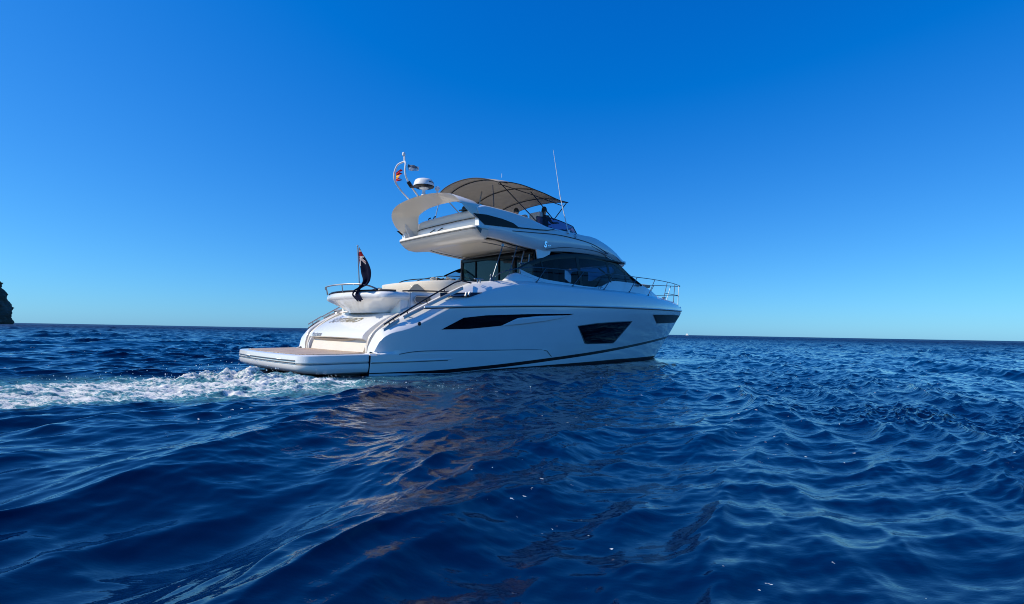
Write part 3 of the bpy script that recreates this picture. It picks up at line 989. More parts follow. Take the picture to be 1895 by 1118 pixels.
b.build('seat_shade_patch', M['grey_line'], yacht)  # dark panel standing in for the shading at the seat back's end
# port cockpit rail and coiled lines, covers on the side deck
b = MB()
for sg in (1, -1):
    b.tube(smooth_pts([(5.0, sg * 2.15, 2.45), (5.3, sg * 2.22, 2.70), (5.9, sg * 2.24, 2.83), (6.7, sg * 2.24, 2.90), (7.6, sg * 2.22, 2.95)], 5), .018, 6) if sg > 0 else None
b.build('side_rail', M['dark_rail'], yacht)
for sg in (-1, 1):
    b = MB()
    rows = []
    for k in range(12):
        t = k / 11
        X = 6.15 + 1.75 * t
        h = .33 * (math.sin(min(t * 3.2, 1) * math.pi / 2) ** 1.2) * (1 - max(0, t - .25) / .75 * .72)
        w = .14 + .03 * t
        row = []
        for a in range(9):
            th = math.pi * a / 8
            row.append((X - .10 * math.sin(th) * (t < .2), sg * (2.03 - w * math.cos(th) * -1 - .1), ze_(X) - .06 + max(h, .02) * (math.sin(th) ** .55)))
        rows.append(row)
    b.grid(rows)
    b.add(rows[0], [tuple(range(9))])
    b.build('deck_step_moulding', M['white'], yacht, smooth=60)
# shrouds from side deck to overhang, starboard
for q0, q1 in (((5.58, -2.05, 2.52), (6.12, -1.93, 3.62)), ((6.25, -2.05, 2.72), (6.72, -1.9, 3.66))):
    b = MB()
    b.tube([q0, q1], .016, 6)
    b.build('overhang_strut', M['rail_steel'], yacht)
b = MB(); b.lathe((5.56, -2.05, 2.47), [(.05, 0), (.05, .08), (.03, .12), (.045, .19), (.02, .23), (0, .23)], 10); b.build('strut_foot', M['rail_steel'], yacht)
b = MB(); b.lathe((6.1, -1.93, 3.55), [(.0, 0), (.05, .01), (.05, .07), (.02, .1)], 10); b.build('strut_head', M['steel'], yacht)
# bow rail
def bowrail():
    pr = [(5.60, 2.10, 2.50), (5.72, 2.12, 2.68), (6.1, 2.13, 2.84), (6.8, 2.13, 2.98), (7.4, 2.12, 3.04), (9.6, 2.10, 3.10), (11.3, 2.05, 3.14), (13.2, 1.86, 3.18), (14.7, 1.62, 3.22), (16.3, 1.25, 3.26), (17.9, .78, 3.30), (19.1, .36, 3.32), (19.75, .14, 3.32), (19.95, 0, 3.31)]
    S = smooth_pts([(x, -y, z) for x, y, z in pr], 5); P = smooth_pts(pr, 5)
    top = MB(); top.tube(S + P[::-1][1:], .015, 8); tr = top.build('bow_rail', M['rail_steel'], yacht)
    mid = MB()
    lo = smooth_pts([(16.9, -.98, 2.78), (17.9, -.68, 2.80), (18.9, -.36, 2.82), (19.6, -.12, 2.84), (19.8, 0, 2.84), (19.6, .12, 2.84), (18.9, .36, 2.82), (17.9, .68, 2.80), (16.9, .98, 2.78)], 5)
    mid.tube(lo, .014, 6); mid.build('lower_rail', M['rail_steel'], tr)
    for sg in (-1, 1):
        for X, yt, zt, Xb in ((7.8, 2.12, 3.06, 7.25), (9.7, 2.10, 3.10, 8.95), (11.5, 2.04, 3.145, 10.75), (13.3, 1.85, 3.18, 12.6), (15.1, 1.54, 3.23, 14.4), (16.9, 1.08, 3.28, 16.3), (18.5, .56, 3.31, 18.0), (19.5, .22, 3.32, 19.15)):
            s_ = MB()
            yb = yh(Xb, zq_(Xb)) - .12
            s_.tube([(Xb, sg * max(yb, .1), ze_(Xb) - .02), (X, sg * yt, zt)], .015, 6)
            s_.lathe((Xb, sg * max(yb, .1), ze_(Xb) - .02), [(.035, 0), (.035, .015), (.018, .04)], 8)
            s_.build('stanchion', M['rail_steel'], tr)
bowrail()
b = MB()   # anchor gear and windlass at the bow
b.box(18.6, 19.0, -.14, .14, 2.36, 2.52); b.lathe((18.2, .0, 2.40), [(0, .24), (.09, .23), (.11, .15), (.07, .08), (.13, 0)], 14)
b.box(17.2, 17.7, -.55, -.25, 2.42, 2.60)
split_build(b, 'windlass', M['steel'], yacht, bevel=.02)
for sg in (-1, 1):
    for X in (16.6, 10.6, 5.0):
        b = MB(); yb = yh(X, zq_(X)) - .2
        z = ze_(X)
        b.tube([(X - .16, sg * yb, z + .075), (X + .16, sg * yb, z + .075)], .018, 6)
        b.tube([(X - .05, sg * yb, z - .03), (X - .05, sg * yb, z + .075)], .016, 6); b.tube([(X + .05, sg * yb, z - .03), (X + .05, sg * yb, z + .075)], .016, 6)
        b.build('cleat', M['steel'], yacht)
# foredeck coachroof with sunpad
b = MB()
rows = []
for X, hw, h in [(10.6, 1.8, .10), (11.2, 1.78, .18), (11.9, 1.76, .36), (12.6, 1.72, .42), (13.6, 1.6, .46), (14.6, 1.42, .44), (15.4, 1.22, .36), (16.1, 1.0, .25), (16.7, .8, .16), (17.1, .6, .04)]:
    z0 = ze_(X) - .05
    rows.append([(X, -hw - .04, z0), (X, -hw, z0 + h * .75), (X, -hw + .06, z0 + h * .95), (X, -hw * .5, z0 + h + .03), (X, 0, z0 + h + .05), (X, hw * .5, z0 + h + .03), (X, hw - .06, z0 + h * .95), (X, hw, z0 + h * .75), (X, hw + .04, z0)])
b.grid(rows)
b.build('coachroof', M['white'], yacht, smooth=45)
b = MB()
b.box(14.2, 15.5, -1.1, 1.1, 2.93, 3.06)
b.build('sunpad', mat('tan_cushion', (.42, .33, .24), .7, var=.1), yacht, bevel=.05)
b = MB(); b.tube([(13.4, -1.70, 2.90), (13.75, -1.66, 2.91)], .025, 6); b.build('coachroof_handle', M['steel'], yacht)

# ---- saloon: dark glass sides
gt = pchip([6.81, 7.42, 8.32, 9.1, 10.14, 11.26, 12.5], [3.0, 3.27, 3.53, 3.66, 3.755, 3.775, 3.68])
gb = pchip([6.81, 7.48, 7.89, 9.05, 10.16, 10.81, 11.2, 11.85, 12.6, 13.9], [2.98, 2.80, 2.73, 2.67, 2.62, 2.63, 2.75, 2.93, 2.95, 2.96])
def sal_y(X, z):
    y = 1.90 - (z - 2.6) * .13
    if X > 10: y -= .030 * (X - 10) ** 1.7
    return y
# windscreen line runs from roof (12.45, 4.04) to (14.6, 2.98)
def make_glass(sg):
    b = MB(); rows = []
    for k in range(41):
        X = 6.81 + (13.35 - 6.81) * k / 40
        if X <= 12.2: zt = gt(X)
        else: zt = 3.70 - (X - 12.2) / (14.05 - 12.2) * .85
        zt = max(zt, gb(X) + .01)
        rows.append([(X, sg * sal_y(X, gb(X) + (zt - gb(X)) * t), gb(X) + (zt - gb(X)) * t) for t in (0, .25, .5, .75, 1)])
    b.grid(rows)
    o = b.build('saloon_window', M['saloon_glass'], yacht, smooth=60)
    # dark frame bands round and across the pane
    fb = MB()
    edge = [(r_[-1][0], r_[-1][1] + sg * .008, r_[-1][2] - .02) for r_ in rows]
    fb.grid([[(x, y, z + .03), (x, y + sg * .012, z - .01), (x, y + sg * .012, z - .13 if x > 7.4 else z - .03)] for x, y, z in edge])
    for Xm, w in ((9.75, .16), (11.55, .13), (7.9, .07), (12.75, .06)):
        zt = gt(Xm) if Xm < 12.4 else 3.42
        fb.grid([[(Xm + s_ * w / 2 - .12 * (z - 3.2), sg * (sal_y(Xm, z) + .01), z) for z in (gb(Xm), (gb(Xm) + zt) / 2, zt)] for s_ in (-1, 1)])
    fb.build('window_frame', M['black'], o)
M['saloon_glass'] = mat('saloon_glass', (0.03, 0.035, 0.045), 0.02, trans=0.92, ior=1.12, spec=0.8, coat=1.0)
M['clear'] = mat('clear_tint', (0.25, 0.25, 0.55), 0.02, trans=1.0, ior=1.02)
def thin_glass(name, tint, fres=1.45):
    m = bpy.data.materials.new(name); m.use_nodes = True
    n = m.node_tree; n.nodes.clear()
    tr = n.nodes.new('ShaderNodeBsdfTransparent'); tr.inputs[0].default_value = (*tint, 1)
    gl = n.nodes.new('ShaderNodeBsdfGlossy'); gl.inputs['Roughness'].default_value = 0.02
    fr = n.nodes.new('ShaderNodeFresnel'); fr.inputs[0].default_value = fres
    mx = n.nodes.new('ShaderNodeMixShader'); o = n.nodes.new('ShaderNodeOutputMaterial')
    n.links.new(fr.outputs[0], mx.inputs[0]); n.links.new(tr.outputs[0], mx.inputs[1]); n.links.new(gl.outputs[0], mx.inputs[2]); n.links.new(mx.outputs[0], o.inputs[0])
    return m
M['saloon_glass'] = thin_glass('saloon_glass', (.42, .50, .60), 1.30)
M['fly_glass'] = thin_glass('purple_screen', (.17, .13, .27), 1.30)
for sg in (-1, 1): make_glass(sg)
# windscreen
b = MB()
rows = []
for k in range(9):
    t = k / 8
    X = 12.35 + t * (14.55 - 12.35); z = 3.98 - t * (3.98 - 3.02)
    hw = 1.55 + .10 * t
    row = []
    for j in range(15):
        y = -hw + 2 * hw * j / 14
        q = abs(y / hw)
        row.append((X - (1.0 * q ** 2.6) * (.55 + .45 * t) + .22 + .12 * t, y, z - .28 * q ** 3 * (1 - t * .6)))
    rows.append(row)
b.grid(rows)
ws = b.build('windscreen', M['saloon_glass'], yacht, smooth=60)
b = MB()
for j in (0, 1, 13, 14, 7):
    pass
b.tube([r_[0] for r_ in rows], .045, 6); b.tube([r_[-1] for r_ in rows], .045, 6); b.tube([r_[7] for r_ in rows], .035, 6)
b.build('windscreen_frame', M['black'], ws)
# interior so that the glass shows something
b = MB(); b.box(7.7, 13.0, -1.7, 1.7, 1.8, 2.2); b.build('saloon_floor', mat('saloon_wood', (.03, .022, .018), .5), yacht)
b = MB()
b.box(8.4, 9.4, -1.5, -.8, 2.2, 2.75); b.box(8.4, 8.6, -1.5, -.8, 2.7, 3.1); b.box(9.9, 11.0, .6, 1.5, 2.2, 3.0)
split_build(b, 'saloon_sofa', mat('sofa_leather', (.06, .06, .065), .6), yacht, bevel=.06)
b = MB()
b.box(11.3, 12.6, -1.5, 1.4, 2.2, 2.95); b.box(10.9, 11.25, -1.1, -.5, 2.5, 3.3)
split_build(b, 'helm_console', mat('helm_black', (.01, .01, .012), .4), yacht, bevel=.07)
b = MB(); b.box(7.75, 12.2, 1.55, 1.60, 2.5, 3.75); b.box(12.25, 12.45, 1.1, 1.5, 2.5, 3.75); b.box(7.7, 12.6, -1.75, 1.55, 3.66, 3.70)  # dark panel added to block sky through the far windows, plus ceiling
split_build(b, 'saloon_blocker_lining', mat('blocker_lining_dark', (.012, .012, .016), .6), yacht)
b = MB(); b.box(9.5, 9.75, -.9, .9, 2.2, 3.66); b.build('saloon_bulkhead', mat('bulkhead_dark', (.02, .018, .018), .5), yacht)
# cockpit bulkhead: sliding doors
b = MB()
b.add([(7.6, -1.78, 1.5), (7.6, 1.80, 1.5), (7.6, 1.80, 3.60), (7.6, -1.72, 3.62)], [(0, 1, 2, 3)])
bd = b.build('saloon_door_glass', mat('door_glass', (.006, .02, .028), .03, spec=.5), yacht)
b = MB()
for y, w in ((1.80, .03), (1.05, .018), (-.15, .022), (-.9, .07), (-1.78, .04)):
    b.box(7.56, 7.595, y - w, y + w, 1.5, 3.6)
b.box(7.55, 7.596, -1.78, 1.8, 3.50, 3.62)
b.build('door_frame', M['black'], bd, bevel=.004)
b = MB(); b.tube([(7.55, 1.84, 1.5), (7.55, 1.84, 3.62)], .025, 6); b.build('corner_post', M['steel'], bd)
# superstructure wall below the glass (side deck inner wall)
for sg in (-1, 1):
    b = MB(); rows = []
    for k in range(30):
        X = 6.9 + (14.2 - 6.9) * k / 29
        z = gb(X) + .012
        zl = ze_(X) - .1
        zz = max(z, zl + .02)
        rows.append([(X, sg * (sal_y(X, zl) + .05), zl), (X, sg * (sal_y(X, zz) + .012), zz), (X, sg * (sal_y(X, zz) - .05), zz + .005)])
    b.grid(rows)
    b.build('cabin_side', M['white'], yacht)
    # white pillar behind the cockpit door
    b = MB()
    b.poly([(7.66, sg * 1.87, 3.70), (7.60, sg * 1.87, 3.62), (7.66, sg * 1.87, 3.36), (7.92, sg * 1.87, 3.42), (8.02, sg * 1.86, 3.46), (8.25, sg * 1.85, 3.56), (8.3, sg * 1.85, 3.70)], .04 * sg, (0, -1, 0))
    b.build('cabin_pillar', M['white'], yacht)

# ---- flybridge body
fl_low = pchip([4.98, 5.28, 6.17, 6.65, 7.4, 7.94, 8.67, 9.6, 10.6, 11.4, 12.2, 13.0], [3.86, 3.80, 3.77, 3.71, 3.655, 3.62, 3.70, 3.765, 3.80, 3.79, 3.72, 3.6])
fl_top = pchip([4.98, 7.67, 8.26, 9.99, 10.5, 11.5, 12.45, 13.0], [4.30, 4.42, 4.40, 4.40, 4.42, 4.28, 4.04, 3.82])
def fly_y(X):
    y = 1.98
    if X > 8: y -= .0215 * (X - 8) ** 2.0
    return max(y, .3)
b = MB()
rows = []
FX = [5.15, 5.3, 5.6, 6, 6.4, 6.8, 7.2, 7.6, 8, 8.4, 8.8, 9.2, 9.6, 10, 10.4, 10.8, 11.2, 11.6, 12, 12.4, 12.8, 13.2]
def fly_sec(X):
    lo, tp, y = fl_low(X), fl_top(X), fly_y(X)
    if X > 12.9: lo = 3.62; tp = 3.80
    y_low = y - .14
    half = [(0, lo + .14 if X < 8 else lo + .05), (y_low - .35, lo + .10 if X < 8 else lo + .05), (y_low - .12, lo + .01), (y_low, lo), (y_low + .045, lo + .03), (y - .01, lo + .20), (y, lo + (tp - lo) * .5), (y - .015, tp - .07), (y - .05, tp - .01), (y - .12, tp), (y * .55, tp + (.0 if X < 10 else .10)), (0, tp + (.0 if X < 10 else .13))]
    if X < 9.9:
        half[-2:] = [(y - .16, tp - .1), (y - .18, 4.02), (0, 4.02)][-2:]
        half.insert(-2, (y - .17, tp - .03))
    else:
        half.insert(-2, (y * .8, tp + .05))
    return half
for X in FX:
    h = fly_sec(X)
    rows.append([(X, -y, z) for y, z in h] + [(X, y, z) for y, z in h[::-1]])
b.grid(rows, close_v=True)
b.add(rows[0], [tuple(range(len(rows[0])))]); b.add(rows[-1], [tuple(range(len(rows[-1])))])
fly = b.build('flybridge', M['white'], yacht, smooth=38)
# roof brow down to the windscreen
b = MB(); rows = []
for k in range(8):
    t = k / 7
    X = 11.9 + t * .95
    z = 4.22 - t * .28
    row = []
    for j in range(15):
        q = -1 + 2 * j / 14
        y = (1.66 - .02 * t) * q
        row.append((X - .75 * abs(q) ** 2.6, y, z + .08 - .34 * abs(q) ** 3))
    rows.append(row)
b.grid(rows)
b.build('roof_brow', M['white'], yacht, smooth=60, solid=.04)
# overhang: aft lip block with rounded corners
b = MB()
def lip_outline(ins, xi=0):
    P = []; hw = 2.0 - ins; R = .22; xa = 4.97 + xi
    P.append((5.5, -hw))
    for k in range(7):
        a = math.pi / 2 * k / 6; P.append((xa + R - R * math.sin(a), -(hw - R) - R * math.cos(a)))
    for k in range(1, 8):
        y = -(hw - R) + 2 * (hw - R) * k / 8
        P.append((xa - .05 * (1 - (y / (hw - R)) ** 2), y))
    for k in range(7):
        a = math.pi / 2 * (1 - k / 6); P.append((xa + R - R * math.sin(a), (hw - R) + R * math.cos(a)))
    P.append((5.5, hw))
    return P
prof = [(.10, .08, 4.055), (.015, .01, 4.05), (0, 0, 4.03), (0, 0, 3.985), (.03, .03, 3.97), (.035, .035, 3.955), (.01, .02, 3.945), (.03, .05, 3.90), (.07, .14, 3.80), (.12, .26, 3.72), (.22, .40, 3.69), (.6, .8, 3.72)]
b.grid([[(x, y, z) for x, y in lip_outline(a, c)] for a, c, z in prof])
o_ = lip_outline(.10, .08); b.add([(x, y, 4.055) for x, y in o_], [tuple(range(len(o_)))])
b.build('aft_overhang', M['bounce_tint'], yacht, smooth=40)
b = MB()
o_ = lip_outline(.012, .012)
b.tube([(x, y, 3.955) for x, y in o_[4:-4]], .012, 6)
b.build('overhang_groove', M['grey_line'], yacht)
# underside panel of the overhang with grooves
b = MB()
rows = []
for X in (5.35, 5.6, 6.2, 6.9, 7.6):
    z = fl_low(X) - .015
    hw = min(1.45, .9 + (X - 5.3) * 1.2)
    rows.append([(X, y * hw, z + .05 + .0 * y) for y in (-1, -.9, -.5, 0, .5, .9, 1)])
b.grid(rows)
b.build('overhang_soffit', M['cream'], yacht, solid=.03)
b = MB()
b.tube([(5.62, -.75, 3.745), (5.62, .85, 3.745)], .013, 6)
b.tube(smooth_pts([(5.75, -1.25, 3.74), (6.1, -1.38, 3.71), (6.9, -1.44, 3.66), (7.3, -1.40, 3.63)], 4), .013, 6)
b.tube(smooth_pts([(5.75, 1.25, 3.74), (6.1, 1.38, 3.71), (6.9, 1.44, 3.66), (7.3, 1.40, 3.63)], 4), .013, 6)
b.tube([(7.35, -1.42, 3.63), (7.4, 1.4, 3.62)], .02, 6)
split_build(b, 'soffit_groove', M['grey_line'], yacht)
b = MB()
b.lathe((5.13, .08, 3.80), [(0, .0), (.035, .0), (.05, .04), (.04, .08), (0, .09)], 10); b.build('stern_light', M['steel'], yacht)
b = MB(); b.poly([(5.24, -1.99, 3.95), (5.08, -1.985, 4.01), (5.03, -1.98, 3.99), (5.20, -1.985, 3.83)], .012, (0, -1, 0)); b.build('drain_slot', M['grey_line'], yacht)

# fly bridge side coaming (sweeps up to the arch), both sides
cm_top = pchip([4.80, 5.12, 5.46, 6.29, 7.01, 7.67, 8.3, 8.6], [4.58, 4.60, 4.67, 4.65, 4.60, 4.49, 4.385, 4.36])
cm_bot = pchip([4.80, 4.86, 5.12, 5.24, 5.36, 6.03, 6.9, 7.62, 8.3, 8.6], [4.56, 4.55, 4.50, 4.28, 4.09, 4.13, 4.2, 4.25, 4.33, 4.35])
for sg in (-1, 1):
    b = MB(); rows = []
    for k in range(34):
        X = 5.12 + (8.6 - 5.12) * k / 33
        t, lo = cm_top(X), cm_bot(X)
        lo = min(lo, t - .005)
        yo = 1.86 + .08 * min(max(X - 4.8, 0) / .5, 1)
        w = .16
        rows.append([(X, sg * (yo - .03 + .06 * (1 - 0)), lo), (X, sg * (yo + .02), (t + lo) / 2), (X, sg * (yo - .01), t - .03), (X, sg * (yo - .05), t), (X, sg * (yo - w), t - .01), (X, sg * (yo - w - .03), lo)])
    b.grid(rows, close_v=True)
    b.add(rows[0], [tuple(range(6))]); b.add(rows[-1], [tuple(range(6))])
    b.build('flybridge_coaming', M['white'], yacht, smooth=40)
    b = MB()
    win = [(4.93, 4.355), (5.42, 4.39), (6.03, 4.36), (6.47, 4.30), (6.72, 4.20), (6.72, 4.165), (5.36, 4.09)]
    b.poly([(x, sg * 1.985, z) for x, z in win], .012, (0, -sg, 0))
    b.poly([(x, sg * 1.99, z) for x, z in [(6.6, 4.20), (7.62, 4.265), (8.0, 4.30), (8.30, 4.37), (8.36, 4.385), (8.30, 4.35), (8.0, 4.275), (7.62, 4.235), (6.6, 4.165)]], .012, (0, -sg, 0))
    split_build(b, 'flybridge_side_window', M['glass_dark'], yacht)
    # style line on the fly side
    b = MB()
    P = []
    for X, z in ((6.45, 4.06), (7.4, 4.13), (8.4, 4.20), (9.4, 4.20), (10.4, 4.15), (11.2, 4.02), (11.6, 3.93), (11.3, 3.93), (10.4, 4.08)):
        P.append((X, sg * (fly_y(X) + .0), z))
    b.tube(smooth_pts(P[:7], 5), .014, 6); b.tube(smooth_pts(P[6:], 5), .008, 6)
    split_build(b, 'side_groove', M['grey_line'], yacht)
    b = MB()
    P = [(X, sg * (fly_y(X) - .045), z) for X, z in ((5.3, 3.86), (6.2, 3.83), (7.4, 3.715), (8.0, 3.69), (9.0, 3.86), (10.4, 3.93), (11.3, 3.90), (12.2, 3.76))]
    b.tube(smooth_pts(P[3:], 5), .012, 6)
    b.build('brow_line', M['grey_line'], yacht)
# badge
def fly_map(x0, z0):
    def f(u, v):
        X = x0 + u; return (X, -(fly_y(X) + .016), z0 + v - u * .06)
    return f
text_mesh('model_badge', 'S', .26, fly_map(7.82, 3.74), M['chrome_letter'], fly, shear=.2, bold=.01)
text_mesh('model_badge', '66', .13, fly_map(7.99, 3.735), M['chrome_letter'], fly, shear=.2, bold=.006)
b = MB()
X = 9.35
b.tube([(X, -(fly_y(X) + .015), 4.20 + .12), (X + .07, -(fly_y(X) + .015), 4.34), (X + .10, -(fly_y(X) + .015), 4.26), (X + .05, -(fly_y(X) + .015), 4.22), (X + .03, -(fly_y(X) + .015), 4.28)], .012, 5)
b.build('side_emblem', M['steel'], fly)

# radar arch
A_ = [(5.40, 1.90, 4.10), (5.10, 1.90, 4.27), (4.80, 1.85, 4.46), (4.61, 1.76, 4.70), (4.51, 1.55, 4.88), (4.43, 1.15, 4.985), (4.39, .6, 5.04), (4.37, 0, 5.06)]
B_ = [(5.7, 1.84, 4.30), (5.5, 1.88, 4.48), (5.32, 1.88, 4.60), (5.2, 1.83, 4.69), (5.15, 1.65, 4.81), (5.15, 1.2, 4.94), (5.17, .6, 5.01), (5.18, 0, 5.03)]
C_ = [(5.66, 1.66, 4.15), (5.56, 1.62, 4.38), (5.50, 1.56, 4.62), (5.42, 1.42, 4.82), (5.36, 1.2, 4.88), (5.32, .9, 4.93), (5.28, .55, 4.96), (5.26, 0, 4.975)]
def full(L):
    P = smooth_pts(L, 5)
    return P + [Vector((p.x, -p.y, p.z)) for p in P[::-1][1:]]
fa, fb_, fc = full(A_), full(B_), full(C_)
b = MB(); rows = []
for a, bb, c in zip(fa, fb_, fc):
    mid = (a + c) / 2 + ((bb - (a + c) / 2) * .28)
    up = (a + bb) / 2 + ((a + bb) / 2 - c) * .14
    rows.append([a, a + (up - a) * .25 + Vector((0, 0, .008)), up, bb, (bb + c) / 2, c, c + (mid - c) * .4, mid, a + (mid - a) * .35])
b.grid(rows, close_v=True)
b.add(rows[0], [tuple(range(9))]); b.add(rows[-1], [tuple(range(9))])
arch = b.build('radar_arch', M['bounce_tint'], yacht, smooth=50)
b = MB()   # dark foot where the arch meets the deck, port side
b.poly([(5.16, 1.955, 4.33), (5.60, 1.955, 4.10), (5.75, 1.955, 4.12), (5.35, 1.955, 4.36)], .02, (0, -1, 0)); b.build('arch_foot_window', M['glass_dark'], arch)

# fly aft: low bulwark with cushions
b = MB()
rows = []
pl = [(5.75, 1.70), (5.52, 1.55), (5.38, 1.25), (5.32, .6), (5.30, -.2), (5.30, -1.0), (5.32, -1.45), (5.4, -1.8)]
pp = smooth_pts([(x, y, 0) for x, y in pl], 4)
def ring(secs):
    R_ = []
    for p in pp:
        R_.append([(p.x + d, p.y * (1 - .0 * d), z + .03 * (p.y / 1.8) * -1 * 0) for d, z in secs])
    return R_
b.grid(ring([(0.0, 4.02), (-.04, 4.22), (-.03, 4.30), (0, 4.34), (.25, 4.35), (.3, 4.3), (.32, 4.02)]))
b.build('aft_bulwark', M['white'], yacht, smooth=40)
b = MB(); b.grid(ring([(.03, 4.345), (.0, 4.37), (.0, 4.50), (.04, 4.60), (.1, 4.63), (.22, 4.63), (.25, 4.58), (.25, 4.345)]))
b.build('aft_cushion', mat('white_cushion', (.7, .68, .64), .6), yacht, smooth=50)
b = MB(); b.tube([(p.x - .035, p.y, 4.335) for p in pp], .013, 6); b.build('bulwark_trim', M['dark_rail'], yacht)
b = MB()
b.tube([(5.44, .9, 4.61), (5.44, .86, 4.68), (5.46, .80, 4.69)], .02, 6); b.tube([(5.44, .62, 4.61), (5.44, .58, 4.69), (5.46, .52, 4.70)], .02, 6)
b.box(5.26, 5.5, -1.22, -.92, 4.63, 4.66)
b.lathe((5.38, -1.05, 4.66), [(.09, 0), (.09, .05), (.06, .10), (0, .11)], 12)
split_build(b, 'aft_fittings', M['dark_rail'], yacht)
b = MB()
for y0 in (.45, .05):
    b.tube([(5.22, y0, 4.10), (5.18, y0 - .04, 4.13), (5.18, y0 - .22, 4.19), (5.22, y0 - .26, 4.20)], .018, 6)
split_build(b, 'stern_cleat', M['dark_rail'], yacht)

# mast hoop, lights
b = MB()
def hoop(y, k):
    return smooth_pts([(4.78, y, 5.12), (4.45, y, 5.38), (4.22, y * .95, 5.62), (4.16, y * .85, 5.85), (4.22, y * .7, 6.10), (4.26, y * .35, 6.21)], 5)
L1 = hoop(.75, 0); L2 = [Vector((p.x, .98 - p.y + .02, p.z)) for p in L1]
L2 = smooth_pts([(4.78, .38, 5.12), (4.48, .36, 5.38), (4.26, .34, 5.62), (4.18, .34, 5.85), (4.22, .38, 6.10), (4.26, .5, 6.21)], 5)
L1 = smooth_pts([(4.74, .82, 5.10), (4.40, .84, 5.36), (4.16, .84, 5.62), (4.10, .82, 5.85), (4.16, .74, 6.12), (4.26, .55, 6.21)], 5)
b.tube(L1 + L2[::-1][1:], .028, 8)
b.tube([(4.26, .52, 6.2), (4.24, .52, 6.40)], .018, 6)
b.tube([(4.22, .42, 6.2), (4.22, .42, 6.33)], .014, 6)
for y in (.38, .82):
    b.lathe((4.76, y, 5.08), [(.10, 0), (.10, .03), (.05, .07), (0, .07)], 12)
mast = b.build('mast', M['white'], arch)
b = MB(); b.lathe((4.24, .52, 6.38), [(.0, 0), (.045, .005), (.055, .05), (.04, .10), (0, .12)], 12); b.build('anchor_light', M['white'], mast)
b = MB(); b.tube([(4.3, .35, 5.56), (4.42, .34, 5.42)], .06, 8); b.tube([(4.36, .30, 5.40), (4.50, .12, 5.40)], .03, 8); b.build('horn', M['dark_rail'], mast)
# radar dome
b = MB()
b.lathe((4.62, -.02, 5.13), [(.09, 0), (.06, .04), (.045, .10), (.05, .17), (.14, .21), (.15, .24)], 20); rp_ = b.build('radar_pedestal', M['white'], arch)
b = MB(); b.lathe((4.62, -.02, 5.36), [(0, 0), (.24, .0), (.305, .03), (.31, .05)], 28); b.build('radar_base', M['black'], arch)
b = MB(); b.lathe((4.62, -.02, 5.41), [(.31, 0), (.31, .03), (.285, .12), (.26, .175), (.22, .20), (0, .215)], 28); rd = b.build('radar_dome', mat('radar_white', (.78, .78, .76), .35), arch)
b = MB()
for k in range(9):
    a0 = math.radians(-95 + 8 * k); 
    b.add([(4.62 + .302 * math.cos(a0), -.02 + .302 * math.sin(a0), 5.49), (4.62 + .302 * math.cos(a0 + .1), -.02 + .302 * math.sin(a0 + .1), 5.49), (4.62 + .293 * math.cos(a0 + .1), -.02 + .293 * math.sin(a0 + .1), 5.525), (4.62 + .293 * math.cos(a0), -.02 + .293 * math.sin(a0), 5.525)], [(0, 1, 2, 3)])
b.build('radar_band', M['letter_grey'], rd)
b = MB(); b.tube([(5.02, -.15, 5.13), (5.02, -.15, 5.32)], .02, 6); b.lathe((5.02, -.15, 5.31), [(0, 0), (.03, .0), (.075, .06), (.07, .13), (.02, .16), (0, .16)], 14); b.build('gps_antenna', M['white'], arch)
# whip antenna
b = MB(); b.tube([(9.02, -1.96, 4.38), (8.98, -1.93, 4.60), (8.80, -1.80, 5.55), (8.60, -1.66, 7.10)], [.018, .016, .014, .006], 8)
b.tube([(9.0, -1.98, 4.32), (9.06, -1.97, 4.42)], .04, 8)
b.build('whip_antenna', M['white'], yacht)
b = MB(); b.tube([(9.6, 1.2, 4.7), (9.2, 1.25, 5.6)], .008, 6); b.build('thin_aerial', M['dark_rail'], yacht)

# ---- flybridge screen
b = MB(); rows = []
sp = smooth_pts([(7.78, -1.72, 4.47), (8.6, -1.72, 4.42), (9.5, -1.62, 4.43), (10.36, -1.30, 4.46), (10.73, -1.0, 4.52), (11.15, -.55, 4.58), (11.3, 0, 4.60)], 5)
tp = smooth_pts([(7.80, -1.68, 4.74), (8.55, -1.66, 4.80), (9.4, -1.52, 4.78), (10.1, -1.27, 4.79), (10.42, -.95, 4.84), (10.75, -.5, 4.88), (10.85, 0, 4.89)], 5)
sp += [Vector((p.x, -p.y, p.z)) for p in sp[::-1][1:]]; tp += [Vector((p.x, -p.y, p.z)) for p in tp[::-1][1:]]
b.grid([[a, (a + c) / 2, c] for a, c in zip(sp, tp)])
scr = b.build('flybridge_screen', M['fly_glass'], yacht)
b = MB(); b.tube(tp, .016, 6); b.tube(sp, .02, 6)
for i in (0, 15, len(sp) - 16, len(sp) - 1): b.tube([sp[i], tp[i]], .018, 6)
b.build('screen_frame', M['dark_rail'], scr)
# helm seats
for y in (-.95, -.25):
    b = MB()
    b.box(8.55, 9.0, y - .26, y + .26, 4.40, 4.55); b.box(8.45, 8.62, y - .26, y + .26, 4.50, 5.10); b.box(8.6, 8.9, y - .1, y + .1, 4.02, 4.42)
    b.build('helm_seat', M['vinyl'], yacht, bevel=.06)
b = MB(); b.box(9.45, 10.0, -1.35, .2, 4.02, 4.62); b.build('fly_helm_console', mat('console_dark', (.02, .02, .025), .4), yacht, bevel=.08)
b = MB(); b.box(6.2, 8.0, .9, 1.6, 4.02, 4.45); b.box(6.2, 8.0, 1.45, 1.65, 4.4, 4.68); split_build(b, 'fly_sofa', mat('white_cushion2', (.65, .63, .6), .6), yacht, bevel=.06)

